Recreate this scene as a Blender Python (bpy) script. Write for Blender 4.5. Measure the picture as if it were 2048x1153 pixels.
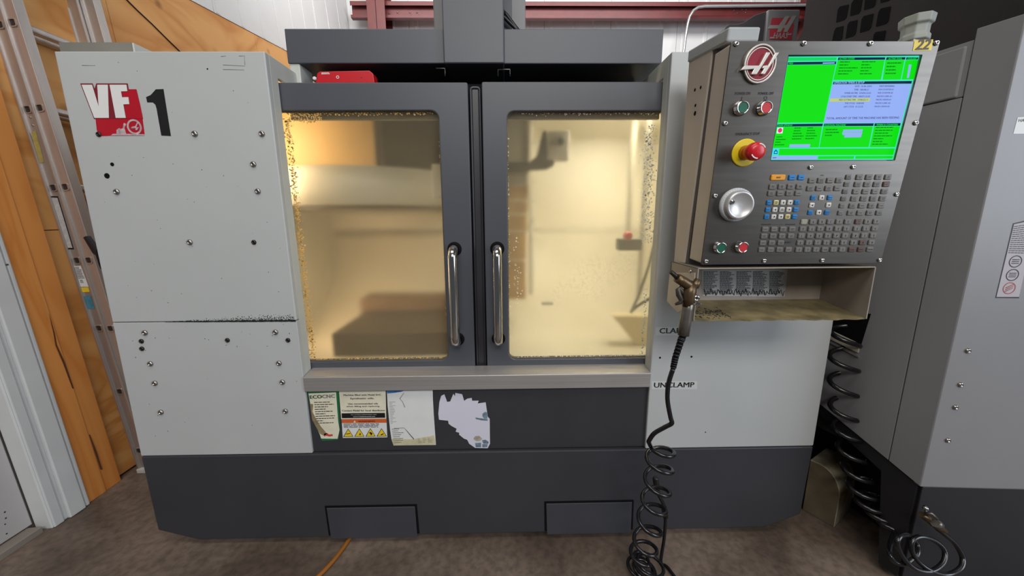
import bpy, bmesh, math, random
from mathutils import Vector as V, Matrix
random.seed(4)
for o in list(bpy.data.objects): bpy.data.objects.remove(o)
S = bpy.context.scene
COL = S.collection
# ------------------------------------------------------------------ camera
FPX, PITCH, YAW, ROLL = 738.12, .1868, -.0159, -.0064
CAM = V((.0918, -1.1896, 1.1856))
def _axes():
    cy, sy, cp, sp, cr, sr = math.cos(YAW), math.sin(YAW), math.cos(PITCH), math.sin(PITCH), math.cos(ROLL), math.sin(ROLL)
    fwd = V((-sy*cp, cy*cp, -sp)); right = V((cy, sy, 0)); up = right.cross(fwd)
    return cr*right+sr*up, -sr*right+cr*up, fwd
RX, UX, FX = _axes()
cam = bpy.data.cameras.new('camera'); cam.sensor_width = 36; cam.lens = FPX/2048*36; cam.clip_start = .02
co = bpy.data.objects.new('camera', cam); COL.objects.link(co)
co.matrix_world = Matrix(((RX.x, UX.x, -FX.x, CAM.x), (RX.y, UX.y, -FX.y, CAM.y), (RX.z, UX.z, -FX.z, CAM.z), (0, 0, 0, 1)))
S.camera = co
# ------------------------------------------------------------------ world, lights, exposure
S.view_settings.view_transform = 'Standard'; S.view_settings.look = 'None'
S.view_settings.exposure = 0; S.view_settings.gamma = 1; S.view_settings.use_curve_mapping = False
W = bpy.data.worlds.new('world'); S.world = W; W.use_nodes = True
W.node_tree.nodes['Background'].inputs[0].default_value = (.93, .96, 1, 1)
W.node_tree.nodes['Background'].inputs[1].default_value = .09
def area(name, loc, target, sx, sy, power, col):
    l = bpy.data.lights.new(name, 'AREA'); l.shape = 'RECTANGLE'; l.size = sx; l.size_y = sy; l.energy = power; l.color = col
    o = bpy.data.objects.new(name, l); COL.objects.link(o); o.location = loc
    o.rotation_euler = (V(target)-V(loc)).to_track_quat('-Z', 'Y').to_euler(); return o
area('shop_and_fill_light', (-.3, -1.5, 4.3), (-.3, -1.0, 0), 3.0, 1.0, 52, (1, .97, .93))
area('shop_and_fill_light', (.5, -4.2, 3.6), (0, 0, 1.0), 3.0, 1.2, 118, (1, .98, .96))
area('shop_and_fill_light', (.3, 1.9, 4.6), (.3, 4.4, 3.2), 5.0, .8, 170, (1, .98, .96))  # added fill to brighten the back wall, turned away from the machines
area('daylight', (5.2, -3.6, 2.2), (1.0, 0, 1.0), 2.6, 3.0, 170, (.80, .88, 1))
# ------------------------------------------------------------------ helpers
def ray(px, py): return RX*((px-1024)/FPX) - UX*((py-576.5)/FPX) + FX
def at(px, py, ax, val):
    d = ray(px, py); i = 'xyz'.index(ax); t = (val-CAM[i])/d[i]; return CAM+d*t
class Fr:                                   # a plane frame: point = o + u*a + v*b + n*c
    def __init__(s, o, u, v): s.o = V(o); s.u = V(u).normalized(); s.v = V(v).normalized(); s.n = s.u.cross(s.v)
    def p(s, a, b, c=0): return s.o+s.u*a+s.v*b+s.n*c
    def uv(s, px, py, c=0):
        d = ray(px, py); q = s.o+s.n*c; t = (q-CAM).dot(s.n)/d.dot(s.n); w = CAM+d*t-s.o
        return (w.dot(s.u), w.dot(s.v))
    def sh(s, c): return Fr(s.o+s.n*c, s.u, s.v)
    def m(s, a, b, c=0, rot=0, sc=(1, 1, 1)):
        R = Matrix((s.u, s.v, s.n)).transposed().to_4x4()
        return Matrix.Translation(s.p(a, b, c)) @ R @ Matrix.Rotation(rot, 4, 'Z') @ Matrix.Diagonal((*sc, 1))
F0 = Fr((0, 0, 0), (1, 0, 0), (0, 0, 1))     # machine front, n = -Y
FXY = Fr((0, 0, 0), (1, 0, 0), (0, 1, 0))    # floor plan, n = +Z
def lin(c):
    f = lambda x: (x/12.92 if x <= .04045 else ((x+.055)/1.055)**2.4)
    return tuple(f(x/255) for x in c)
MATS = {}
def mat(name, col, rough=.5, metal=0, var=.08, scale=6, bump=0, bscale=60, stretch=(1, 1, 1), col2=None, spec=.5, emit=0, coat=0):
    if name in MATS: return MATS[name]
    m = bpy.data.materials.new(name); m.use_nodes = True; nt = m.node_tree; N = nt.nodes; L = nt.links
    b = N['Principled BSDF']; b.inputs['Roughness'].default_value = rough; b.inputs['Metallic'].default_value = metal
    b.inputs['Specular IOR Level'].default_value = spec
    if coat: b.inputs['Coat Weight'].default_value = coat
    c = lin(col)
    if emit:
        b.inputs['Specular IOR Level'].default_value = .04; b.inputs['Roughness'].default_value = .6
        b.inputs['Base Color'].default_value = (.005, .005, .005, 1); b.inputs['Emission Color'].default_value = (*c, 1); b.inputs['Emission Strength'].default_value = emit
        MATS[name] = m; return m
    tc = N.new('ShaderNodeTexCoord'); mp = N.new('ShaderNodeMapping'); mp.inputs['Scale'].default_value = stretch
    L.new(tc.outputs['Object'], mp.inputs['Vector'])
    nz = N.new('ShaderNodeTexNoise'); nz.inputs['Scale'].default_value = scale; nz.inputs['Detail'].default_value = 5
    L.new(mp.outputs[0], nz.inputs['Vector'])
    rp = N.new('ShaderNodeValToRGB'); rp.color_ramp.elements[0].position = .3; rp.color_ramp.elements[1].position = .7
    c2 = lin(col2) if col2 else tuple(x*(1-var*2) for x in c)
    rp.color_ramp.elements[0].color = (*c2, 1); rp.color_ramp.elements[1].color = (*c, 1)
    L.new(nz.outputs['Fac'], rp.inputs[0]); L.new(rp.outputs[0], b.inputs['Base Color'])
    if bump:
        n2 = N.new('ShaderNodeTexNoise'); n2.inputs['Scale'].default_value = bscale; n2.inputs['Detail'].default_value = 3
        L.new(mp.outputs[0], n2.inputs['Vector'])
        bp = N.new('ShaderNodeBump'); bp.inputs['Strength'].default_value = bump; bp.inputs['Distance'].default_value = .002
        L.new(n2.outputs['Fac'], bp.inputs['Height']); L.new(bp.outputs[0], b.inputs['Normal'])
    MATS[name] = m; return m
class MB:
    def __init__(s): s.v = []; s.f = []; s.sm = []
    def face(s, idx, sm=False): s.f.append(tuple(idx)); s.sm.append(sm)
    def poly(s, pts, sm=False):
        b = len(s.v); s.v += [tuple(p) for p in pts]; s.face(range(b, b+len(pts)), sm); return s
    def prism(s, fr, pts, n0, n1):           # polygon in a frame extruded from n0 to n1 (n1 outward)
        if sum(pts[i][0]*pts[(i+1) % len(pts)][1]-pts[(i+1) % len(pts)][0]*pts[i][1] for i in range(len(pts))) < 0: pts = pts[::-1]
        b = len(s.v); k = len(pts)
        s.v += [tuple(fr.p(a, c, n0)) for a, c in pts]+[tuple(fr.p(a, c, n1)) for a, c in pts]
        s.face(list(range(b+k-1, b-1, -1))); s.face(range(b+k, b+2*k))
        for i in range(k):
            j = (i+1) % k; s.face((b+i, b+j, b+k+j, b+k+i))
        return s
    def box(s, fr, a0, a1, b0, b1, n0, n1):
        return s.prism(fr, [(min(a0, a1), min(b0, b1)), (max(a0, a1), min(b0, b1)), (max(a0, a1), max(b0, b1)), (min(a0, a1), max(b0, b1))], min(n0, n1), max(n0, n1))
    def wbox(s, x0, x1, y0, y1, z0, z1): return s.box(FXY, x0, x1, y0, y1, z0, z1)
    def ring(s, fr, out, inn, n0, n1):       # two loops of equal length, extruded
        k = len(out); b = len(s.v)
        for n in (n0, n1):
            for lp in (out, inn): s.v += [tuple(fr.p(a, c, n)) for a, c in lp]
        for i in range(k):
            j = (i+1) % k; o0, i0, o1, i1 = b, b+k, b+2*k, b+3*k
            s.face((o1+i, o1+j, i1+j, i1+i)); s.face((o0+j, o0+i, i0+i, i0+j))
            s.face((o0+i, o0+j, o1+j, o1+i)); s.face((i0+j, i0+i, i1+i, i1+j))
        return s
    def tube(s, pts, r, seg=10, cap=True):
        pts = [V(p) for p in pts]; k = len(pts); b = len(s.v)
        rr = r if isinstance(r, (list, tuple)) else [r]*k
        t = (pts[1]-pts[0]).normalized(); up = V((0, 0, 1)) if abs(t.z) < .9 else V((1, 0, 0)); a = t.cross(up).normalized()
        for i, p in enumerate(pts):
            t2 = (pts[min(i+1, k-1)]-pts[max(i-1, 0)]).normalized()
            a = (a-t2*a.dot(t2)); a.normalize(); c = t2.cross(a)
            for q in range(seg):
                w = 2*math.pi*q/seg; s.v.append(tuple(p+(a*math.cos(w)+c*math.sin(w))*rr[i]))
        for i in range(k-1):
            for q in range(seg):
                e = (q+1) % seg; s.face((b+i*seg+q, b+i*seg+e, b+(i+1)*seg+e, b+(i+1)*seg+q), True)
        if cap:
            s.face([b+q for q in range(seg)][::-1]); s.face([b+(k-1)*seg+q for q in range(seg)])
        return s
    def lathe(s, fr, a, c, prof, seg=20, n=0, sm=True):   # profile [(radius, height)] about fr.n at (a,c)
        b = len(s.v); k = len(prof)
        for r, h in prof:
            for q in range(seg):
                w = 2*math.pi*q/seg; s.v.append(tuple(fr.p(a+r*math.cos(w), c+r*math.sin(w), n+h)))
        for i in range(k-1):
            for q in range(seg):
                e = (q+1) % seg; s.face((b+i*seg+q, b+i*seg+e, b+(i+1)*seg+e, b+(i+1)*seg+q), sm)
        s.face([b+q for q in range(seg)][::-1]); s.face([b+(k-1)*seg+q for q in range(seg)]); return s
    def mesh(s, name, m):
        me = bpy.data.meshes.new(name); me.from_pydata(s.v, [], s.f); me.materials.append(m)
        me.polygons.foreach_set('use_smooth', s.sm); me.update(); return me
    def build(s, name, m, parent=None, bevel=0, seg=2, label=None, stuff=False):
        me = s.mesh(name, m)
        bm = bmesh.new(); bm.from_mesh(me); bmesh.ops.recalc_face_normals(bm, faces=bm.faces[:]); bm.to_mesh(me); bm.free()
        o = bpy.data.objects.new(name, me); COL.objects.link(o); par(o, parent)
        if bevel:
            md = o.modifiers.new('bevel', 'BEVEL'); md.width = bevel; md.segments = seg; md.limit_method = 'ANGLE'; md.angle_limit = math.radians(40)
        if label: o['label'] = label
        if stuff: o['kind'] = 'stuff'
        return o
def wmat(o):
    m = o.matrix_basis.copy()
    if o.parent: m = wmat(o.parent) @ o.matrix_parent_inverse @ m
    return m
def par(o, p):
    if p is not None: o.parent = p; o.matrix_parent_inverse = wmat(p).inverted()
def thing(name, label, cat, loc, group=None):
    o = bpy.data.objects.new(name, None); COL.objects.link(o); o.location = loc; o.empty_display_size = .1
    return tag(o, label, cat, group)
def tag(o, label, cat, group=None):
    o['label'] = label; o['category'] = cat
    if group: o['group'] = group
    return o
def struct(o): o['kind'] = 'structure'; return o
def inst(name, me, M, parent, label=None):
    o = bpy.data.objects.new(name, me); COL.objects.link(o); o.matrix_basis = M; par(o, parent)
    if label: o['label'] = label
    return o
def rrect(a0, a1, b0, b1, r, k=6):
    pts = []
    for cx, cy, w0 in ((a1-r, b1-r, 0), (a0+r, b1-r, 90), (a0+r, b0+r, 180), (a1-r, b0+r, 270)):
        for i in range(k+1):
            w = math.radians(w0+90*i/k); pts.append((cx+r*math.cos(w), cy+r*math.sin(w)))
    return pts
def zoomed(x0, y0, sc):                      # photo-crop reading -> photo pixel
    return lambda a, b: (x0+a/sc, y0+b/sc)
def pp(fr, pts, z=None, c=0): return [fr.uv(*(z(*q) if z else q), c) for q in pts]
TEXTS = []
def text(s, name, fr, a, b, w, h, n, m, parent, bold=.0, shear=0, label=None, rot=0):
    """lettering whose box is w x h with its lower left corner at (a, b) on the frame"""
    cu = bpy.data.curves.new(name, 'FONT'); cu.body = s; cu['bold'] = bold; cu.shear = shear; cu.resolution_u = 2; cu.fill_mode = 'FRONT'
    o = bpy.data.objects.new('tmp', cu); COL.objects.link(o); TEXTS.append((o, name, fr, a, b, w, h, n, m, parent, label, rot))
def flush_texts():
    dg = bpy.context.evaluated_depsgraph_get(); dg.update()
    for o, name, fr, a, b, w, h, n, m, parent, label, rot in TEXTS:
        me = bpy.data.meshes.new_from_object(o.evaluated_get(dg)); me.name = name
        xs = [v.co.x for v in me.vertices]; ys = [v.co.y for v in me.vertices]
        if xs:
            x0, x1, y0, y1 = min(xs), max(xs), min(ys), max(ys)
            for v in me.vertices:
                p, q = (v.co.x-x0)/max(x1-x0, 1e-6)*w, (v.co.y-y0)/max(y1-y0, 1e-6)*h
                if rot: p, q = p*math.cos(rot)-q*math.sin(rot), p*math.sin(rot)+q*math.cos(rot)
                v.co = fr.p(a+p, b+q, n)
        bd = o.data['bold']*h*1.1
        if bd > 0:                                   # heavier strokes: the same outline laid again a hair to each side
            v0 = [v.co.copy() for v in me.vertices]; f0 = [tuple(p.vertices) for p in me.polygons]; k = len(v0); vs, fs = [], []
            for q, (dx, dy) in enumerate(((-1, -.4), (1, -.4), (-1, .4), (1, .4))):
                vs += [tuple(c+fr.u*bd*dx+fr.v*bd*dy+fr.n*(.00001*q)) for c in v0]; fs += [tuple(i+k*q for i in f) for f in f0]
            me = bpy.data.meshes.new(name); me.from_pydata(vs, [], fs)
        me.materials.clear(); me.materials.append(m)
        cu = o.data; bpy.data.objects.remove(o); bpy.data.curves.remove(cu)
        t = bpy.data.objects.new(name, me); COL.objects.link(t); par(t, parent)
        if label: t['label'] = label
def textpx(s, name, fr, p0, p1, h, n, m, parent, z=None, **k):
    """lettering from photo point p0 (lower left) to p1 (lower right), letter height h metres"""
    q0 = fr.uv(*(z(*p0) if z else p0), n); q1 = fr.uv(*(z(*p1) if z else p1), n)
    d = V((q1[0]-q0[0], q1[1]-q0[1])); text(s, name, fr, q0[0], q0[1], d.length, h, n, m, parent, rot=math.atan2(d.y, d.x), **k)
def lines(fr, pts4, rows, n, mb, fill=(.6, .95), thick=.45, cols=1, seed=1, wmin=.0):
    """rows of broken dashes that stand for print too small to read, on the patch pts4 = TL TR BR BL in (a,b)"""
    rn = random.Random(seed); TL, TR, BR, BL = [V(p) for p in pts4]
    for r in range(rows):
        for c in range(cols):
            x = c/cols+.01; end = (c+rn.uniform(*fill))/cols
            while x < end:
                w = min(rn.uniform(.08, .2)/cols, end-x)
                q = []
                for (s_, t_) in ((x, r), (x+w, r), (x+w, r+thick), (x, r+thick)):
                    t_ /= rows; q.append((TL*(1-s_)+TR*s_)*(1-t_)+(BL*(1-s_)+BR*s_)*t_)
                mb.poly([fr.p(a.x, a.y, n) for a in q][::-1]); x += w+.02/cols
    return mb
# ------------------------------------------------------------------ materials
paint = mat('machine_paint_light', (180, 182, 180), .5, var=.03, scale=3, bump=.06, bscale=500)
paint_in = mat('machine_paint_return', (190, 192, 184), .45, var=.04)
dark = mat('machine_paint_dark', (74, 76, 82), .42, var=.04, scale=4, bump=.08, bscale=700)
skirtm = mat('skirt_paint', (54, 54, 59), .45, var=.06, scale=4, bump=.05, bscale=600)
black = mat('black_void', (14, 13, 15), .8, var=.2, spec=.15)
rubber = mat('black_rubber', (24, 23, 27), .35, var=.1)
hosem = mat('black_hose', (20, 19, 22), .25, var=.1, spec=.6)
steel = mat('stainless_sill', (196, 192, 188), .42, .7, var=.1, scale=5, stretch=(.4, 8, 60))
plate = mat('stainless_faceplate', (104, 100, 95), .34, .85, var=.09, scale=7, stretch=(1, 1, 14))
silver = mat('emblem_silver', (206, 200, 190), .38, .55, var=.05)
chrome = mat('chrome', (205, 203, 200), .12, 1, var=.05)
boltm = mat('bolt_steel', (165, 160, 155), .25, .95, var=.1)
boltd = mat('bolt_dark', (50, 46, 44), .4, .6, var=.1)
pend = mat('pendant_paint', (192, 181, 168), .48, var=.05, scale=10)
alu = mat('aluminium', (196, 190, 186), .38, .75, var=.07, scale=8, stretch=(4, 4, .6))
white_ink = mat('white_vinyl', (222, 220, 216), .5, var=.03)
red_ink = mat('red_vinyl', (178, 10, 34), .4, var=.05)
dkred = mat('dark_red_vinyl', (120, 26, 36), .45, var=.05)
ink = mat('black_ink', (18, 17, 18), .5, var=.05)
grime = mat('grime', (26, 24, 23), .8, var=.2, scale=60)
# ------------------------------------------------------------------ wood
def wood(name, c1, c2, c3, rings=(1, .25, 5)):
    m = bpy.data.materials.new(name); m.use_nodes = True; nt = m.node_tree; N = nt.nodes; L = nt.links; b = N['Principled BSDF']
    b.inputs['Roughness'].default_value = .6
    tc = N.new('ShaderNodeTexCoord'); mp = N.new('ShaderNodeMapping'); mp.inputs['Scale'].default_value = rings
    L.new(tc.outputs['Object'], mp.inputs[0])
    nz = N.new('ShaderNodeTexNoise'); nz.inputs['Scale'].default_value = 1.6; nz.inputs['Detail'].default_value = 3; nz.inputs['Distortion'].default_value = 1.2
    L.new(mp.outputs[0], nz.inputs[0])
    mul = N.new('ShaderNodeMath'); mul.operation = 'MULTIPLY'; mul.inputs[1].default_value = 9; L.new(nz.outputs['Fac'], mul.inputs[0])
    fr = N.new('ShaderNodeMath'); fr.operation = 'PINGPONG'; fr.inputs[1].default_value = 1; L.new(mul.outputs[0], fr.inputs[0])
    rp = N.new('ShaderNodeValToRGB'); e = rp.color_ramp.elements
    e[0].position = .0; e[0].color = (*lin(c2), 1); e[1].position = .6; e[1].color = (*lin(c1), 1)
    x = e.new(.22); x.color = (*lin([(a+b_)/2 for a, b_ in zip(c1, c2)]), 1)
    L.new(fr.outputs[0], rp.inputs[0])
    # knots
    vo = N.new('ShaderNodeTexVoronoi'); vo.inputs['Scale'].default_value = 2.6; L.new(tc.outputs['Object'], vo.inputs['Vector'])
    kr = N.new('ShaderNodeValToRGB'); kr.color_ramp.elements[0].position = .02; kr.color_ramp.elements[0].color = (0, 0, 0, 1); kr.color_ramp.elements[1].position = .09; kr.color_ramp.elements[1].color = (1, 1, 1, 1)
    L.new(vo.outputs['Distance'], kr.inputs[0])
    mx = N.new('ShaderNodeMix'); mx.data_type = 'RGBA'; mx.inputs[6].default_value = (*lin(c3), 1)
    L.new(kr.outputs[0], mx.inputs[0]); L.new(rp.outputs[0], mx.inputs[7]); L.new(mx.outputs[2], b.inputs['Base Color'])
    return m
ply = wood('plywood', (222, 164, 98), (200, 134, 68), (134, 80, 38), (1, .5, 1.6))
stud_m = wood('stud_lumber', (212, 140, 70), (200, 124, 54), (140, 80, 34), (3, 3, .3))
white_metal = mat('white_liner_metal', (214, 214, 214), .45, var=.02)
trim_white = mat('white_trim_paint', (198, 199, 197), .45, var=.04)
door_white = mat('white_door_paint', (178, 174, 172), .5, var=.06, scale=3)
oxide = mat('red_oxide_steel', (104, 38, 38), .45, var=.12, scale=8)
# ------------------------------------------------------------------ floor
def concrete():
    m = bpy.data.materials.new('concrete'); m.use_nodes = True; nt = m.node_tree; N = nt.nodes; L = nt.links; b = N['Principled BSDF']
    tc = N.new('ShaderNodeTexCoord')
    n1 = N.new('ShaderNodeTexNoise'); n1.inputs['Scale'].default_value = 2.2; n1.inputs['Detail'].default_value = 8; n1.inputs['Distortion'].default_value = .6
    n2 = N.new('ShaderNodeTexNoise'); n2.inputs['Scale'].default_value = 38; n2.inputs['Detail'].default_value = 6
    for n in (n1, n2): L.new(tc.outputs['Object'], n.inputs['Vector'])
    r1 = N.new('ShaderNodeValToRGB'); e = r1.color_ramp.elements
    e[0].position = .36; e[0].color = (*lin((80, 67, 57)), 1); e[1].position = .63; e[1].color = (*lin((124, 108, 95)), 1)
    L.new(n1.outputs['Fac'], r1.inputs[0])
    r2 = N.new('ShaderNodeValToRGB'); e = r2.color_ramp.elements
    e[0].position = .3; e[0].color = (.62, .62, .62, 1); e[1].position = .6; e[1].color = (1, 1, 1, 1); L.new(n2.outputs['Fac'], r2.inputs[0])
    mx = N.new('ShaderNodeMix'); mx.data_type = 'RGBA'; mx.blend_type = 'MULTIPLY'; mx.inputs[0].default_value = 1
    L.new(r1.outputs[0], mx.inputs[6]); L.new(r2.outputs[0], mx.inputs[7]); L.new(mx.outputs[2], b.inputs['Base Color'])
    b.inputs['Roughness'].default_value = .55
    bp = N.new('ShaderNodeBump'); bp.inputs['Strength'].default_value = .15; bp.inputs['Distance'].default_value = .004
    L.new(n2.outputs['Fac'], bp.inputs['Height']); L.new(bp.outputs[0], b.inputs['Normal']); return m
conc = concrete()
struct(MB().wbox(-2.6, 4.6, -2.2, 4.7, -.1, 0).build('floor', conc))
# ------------------------------------------------------------------ left wall (sheathing, liner, door frame)
TILT = .068
FW = Fr((-1.70, 0, 0), (0, 1, 0), (-TILT, 0, 1))      # u = +Y, v = up, n = +X
wl = struct(MB().box(FW, -.4, 4.5, 0, 5.2, -.20, -.075).build('wall_left', mat('wall_core', (120, 110, 100))))
def fw(px, py, c=0): return FW.uv(px, py, c)
j0 = fw(379, 0, -.03); j1 = fw(568, 100, -.03); sl = (j1[1]-j0[1])/(j1[0]-j0[0])
topz = lambda y: j0[1]+sl*(y-j0[0])
seam_z = fw(96, 461, -.03)[1]
def sheet(y0, y1, z0, z1=None):
    pts = [(y0, z0), (y1, z0), (y1, z1 or topz(y1)), (y0, z1 or topz(y0))]
    return MB().prism(FW, pts, -.06, -.03).build('plywood_sheet', ply, wl, bevel=.0015, seg=1)
sheet(.1, 1.32, .012, seam_z-.0015); sheet(1.323, 2.54, .012, seam_z-.0015); sheet(2.543, 4.3, .012, seam_z-.0015)
sheet(.1, .91, seam_z+.0015); sheet(.913, 2.13, seam_z+.0015); sheet(2.133, 4.3, seam_z+.0015)
# white liner sheets above, each with a standing rib
ys = [.1, .9, 1.7, 2.5, 3.3, 4.34]
for a, b in zip(ys, ys[1:]):
    mb = MB().prism(FW, [(a, topz(a)+.002), (b-.004, topz(b)+.002), (b-.004, 5.1), (a, 5.1)], -.055, -.026)
    for f in (.0, .33, .66):
        y = a+(b-a)*f+.02
        mb.prism(FW, [(y, topz(y)+.01), (y+.03, topz(y)+.01), (y+.03, 5.1), (y, 5.1)], -.026, -.0235)
    mb.build('liner_sheet', white_metal, wl, bevel=.003)
# lumber board beside the door casing
e0 = fw(177, 1000)[0]; e1 = fw(240, 964, -.012)[0]
MB().box(FW, e0-.004, (e0+e1)/2, .0, 2.3, -.05, 0).build('stud_board', stud_m, wl, bevel=.002)
MB().box(FW, (e0+e1)/2+.001, e1, .0, 2.3, -.05, -.004).build('stud_board', stud_m, wl, bevel=.002)
for q in ([(96, 628), (100, 640), (108, 668), (112, 690), (128, 725), (146, 778), (143, 778), (124, 727), (109, 692), (105, 668)], [(178, 870), (192, 905), (203, 940), (201, 940), (190, 907)]):
    MB().prism(FW, pp(FW, q, None, -.0035), -.0045, .0006).build('wood_crack', mat('crack_dark', (92, 50, 20), .8, var=.1), wl)
# thin cable running down the plywood
ca = [fw(*q, -.024) for q in ((240, -16), (255, 0), (275, 20), (305, 48), (335, 78), (365, 107), (400, 140))]
tag(MB().tube([FW.p(a, b, -.0265) for a, b in ca], .0035, 6).build('wall_cable', rubber), 'thin black cable slanting down the bare plywood beside the ladder top', 'cable')
# door casing and leaf
cas = struct(MB().prism(FW, [(e0-.135, 0), (e0-.006, 0), (e0-.006, 2.3), (e0-.135, 2.3)], -.06, .004).build('trim_1', trim_white, None, bevel=.004))
for (a, b, h) in ((-.132, -.098, .012), (-.085, -.028, .02), (-.022, -.008, .014)):
    MB().box(FW, e0+a, e0+b, 0.001, 2.3, .004, h).build('casing_moulding', trim_white, cas, bevel=.004)
MB().lathe(Fr(FW.p(e0-.02, 1.03, .012), FW.u, FW.v), 0, 0, [(.004, 0), (.003, .003)], 8).build('nail_head', boltm, cas)
dl = struct(MB().box(FW, -.62, e0-.138, .03, 2.25, -.105, -.06).build('door_1', door_white, None, bevel=.003))
MB().box(FW, -.62, e0-.15, .0, .026, -.12, -.01).build('threshold', mat('threshold_metal', (150, 140, 130), .5, .3), dl, bevel=.003)
rn = random.Random(9); mb = MB()
for i in range(16):
    a, b, r = rn.uniform(-.3, e0-.16), rn.uniform(.05, .8), rn.uniform(.0015, .004)
    mb.lathe(Fr(FW.p(a, b, -.0597), FW.u, FW.v), 0, 0, [(r, 0), (r*.7, .0006)], 7)
mb.build('scuff_mark', grime, dl, stuff=True)
# ------------------------------------------------------------------ back wall
YB = 4.4
wb = struct(MB().wbox(-2.3, 4.6, YB+.05, YB+.15, 0, 5.3).build('wall_back', mat('wall_core', (120, 110, 100))))
x = -2.1
while x < 4.4:
    mb = MB().wbox(x, x+.91, YB, YB+.05, 0, 5.2)
    for f in (.06, .36, .66): mb.prism(FXY, [(x+f, YB), (x+f+.012, YB-.008), (x+f+.05, YB-.008), (x+f+.062, YB)], 0, 5.2)
    mb.build('liner_sheet', white_metal, wb, bevel=.002); x += .914
gz0, gz1 = at(1055, 42, 'y', YB-.18).z, at(1055, 9, 'y', YB-.18).z
def girt(x0, x1, name):
    mb = MB(); y0 = YB-.19
    mb.wbox(x0, x1, y0, y0+.006, gz0, gz1)                         # web
    mb.wbox(x0, x1, y0-.06, y0+.0, gz1-.006, gz1); mb.wbox(x0, x1, y0-.06, y0, gz0, gz0+.006)
    mb.wbox(x0, x1, y0-.062, y0-.056, gz1-.05, gz1-.002); mb.wbox(x0, x1, y0-.062, y0-.056, gz0+.002, gz0+.035)
    o = struct(mb.build(name, oxide)); return o
cx0, cx1 = at(735, 20, 'y', YB-.3).x, at(771, 20, 'y', YB-.3).x
g1 = girt(at(704, 25, 'y', YB-.2).x, 4.2, 'trim_2')
scr = MB().lathe(F0, 0, 0, [(.011, 0), (.011, .006), (.005, .01)], 8).mesh('girt_screw', boltm)
for px, py in [(779, 27), (795, 25), (820, 25), (834, 25), (798, 30), (823, 30), (838, 29), (1468, 21), (1484, 19), (1492, 19), (1475, 26), (1491, 25), (1545, 19), (1570, 18)]:
    a, b = F0.uv(px, py, -(YB-.19)); inst('girt_screw', scr, F0.m(a, b, -(YB-.19)), g1)
mb = MB(); y0 = YB-.33
mb.wbox(cx0, cx1, y0, y0+.012, 0, 5.2); mb.wbox(cx0, cx1, YB-.02, YB-.008, 0, 5.2); mb.wbox((cx0+cx1)/2-.005, (cx0+cx1)/2+.005, y0, YB-.01, 0, 5.2)
struct(mb.build('trim_3', oxide, bevel=.002))
c2x = at(1612, 30, 'y', YB-.3).x
mb = MB(); mb.wbox(c2x, c2x+.24, y0, y0+.012, 0, 5.2); mb.wbox(c2x+.115, c2x+.125, y0, YB-.01, 0, 5.2)
struct(mb.build('trim_4', oxide, bevel=.002))
pts = [at(*q, 'y', YB-.36) for q in ((1362, 140), (1368, 100), (1371, 75), (1375, 50), (1379, 34), (1387, 21), (1397, 14.5), (1410, 12.5), (1500, 11.5), (1640, 9.5), (1720, 8))]
pts = [V((p.x, YB-.36, p.z)) for p in pts]
tag(MB().tube([V((pts[0].x-.02, YB-.36, 0))]+pts, .017, 10).build('conduit_pipe', mat('galvanised', (190, 190, 190), .35, .7)), 'thin grey metal conduit bending along the red girt on the back wall', 'pipe')
# ================================================================== main machining center
mc = thing('machining_center', 'wide grey and charcoal milling machine with two hazy lit door windows', 'machine', (0, .5, 0))
FYZ = Fr((0, 0, 0), (0, 1, 0), (0, 0, 1))            # n = +X
XL, X2, X3, XR, ZT, ZB = -1.2, -.602, .587, 1.2, 1.666, .3705
MB().box(F0, XL, X2, .8585, ZT, -.02, 0).build('upper_side_panel', paint, mc, bevel=.003)
MB().box(F0, XL, X2, ZB, .8565, -.02, -.0006).build('lower_side_panel', paint, mc, bevel=.0015)
MB().prism(FYZ.sh(X2-.012), [(.018, .607), (.055, .607), (.055, 1.612), (.25, 1.607), (.25, ZT), (.018, ZT)], 0, .012).build('side_return', paint_in, mc, bevel=.002)
MB().box(FYZ.sh(X2), .165, .25, 1.607, 1.70, -.02, .014).build('return_flange', paint_in, mc, bevel=.003)
MB().box(F0, X3, XR, ZB-.003, ZT, -.02, 0).build('right_side_panel', paint, mc, bevel=.003)
MB().prism(FYZ.sh(X3), [(.018, .604), (.055, .604), (.055, 1.612), (.25, 1.607), (.25, ZT), (.018, ZT)], 0, .012).build('side_return', paint_in, mc, bevel=.002)
mb = MB()
mb.wbox(XL, XL+.012, .02, 1.3, ZB, ZT); mb.wbox(XR-.012, XR, .02, 1.3, ZB, ZT); mb.wbox(XL, XR, 1.29, 1.3, .06, ZT)
mb.wbox(XL, X2-.012, .02, 1.3, ZT-.01, ZT-.001); mb.wbox(X3+.012, XR, .02, 1.3, ZT-.01, ZT-.001)
mb.wbox(X2-.012, X3+.012, .7, 1.3, 1.765, 1.775)
mb.build('enclosure_sheets', paint, mc)
# top bracket on the left cabinet, sloped sheet behind it
q0, q1 = at(117, 84, 'y', .05), at(264, 82, 'y', .05)
tbk = MB().box(F0.sh(-.053), q0.x+.001, q1.x, ZT, q0.z, -.34, 0).build('top_bracket', paint_in, mc, bevel=.002)
MB().box(F0.sh(-.05), q0.x, q1.x-.004, ZT, q0.z-.001, -.003, 0).build('bracket_face', mat('raw_sheet_steel', (150, 147, 136), .45, .3, var=.12), tbk)
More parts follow.
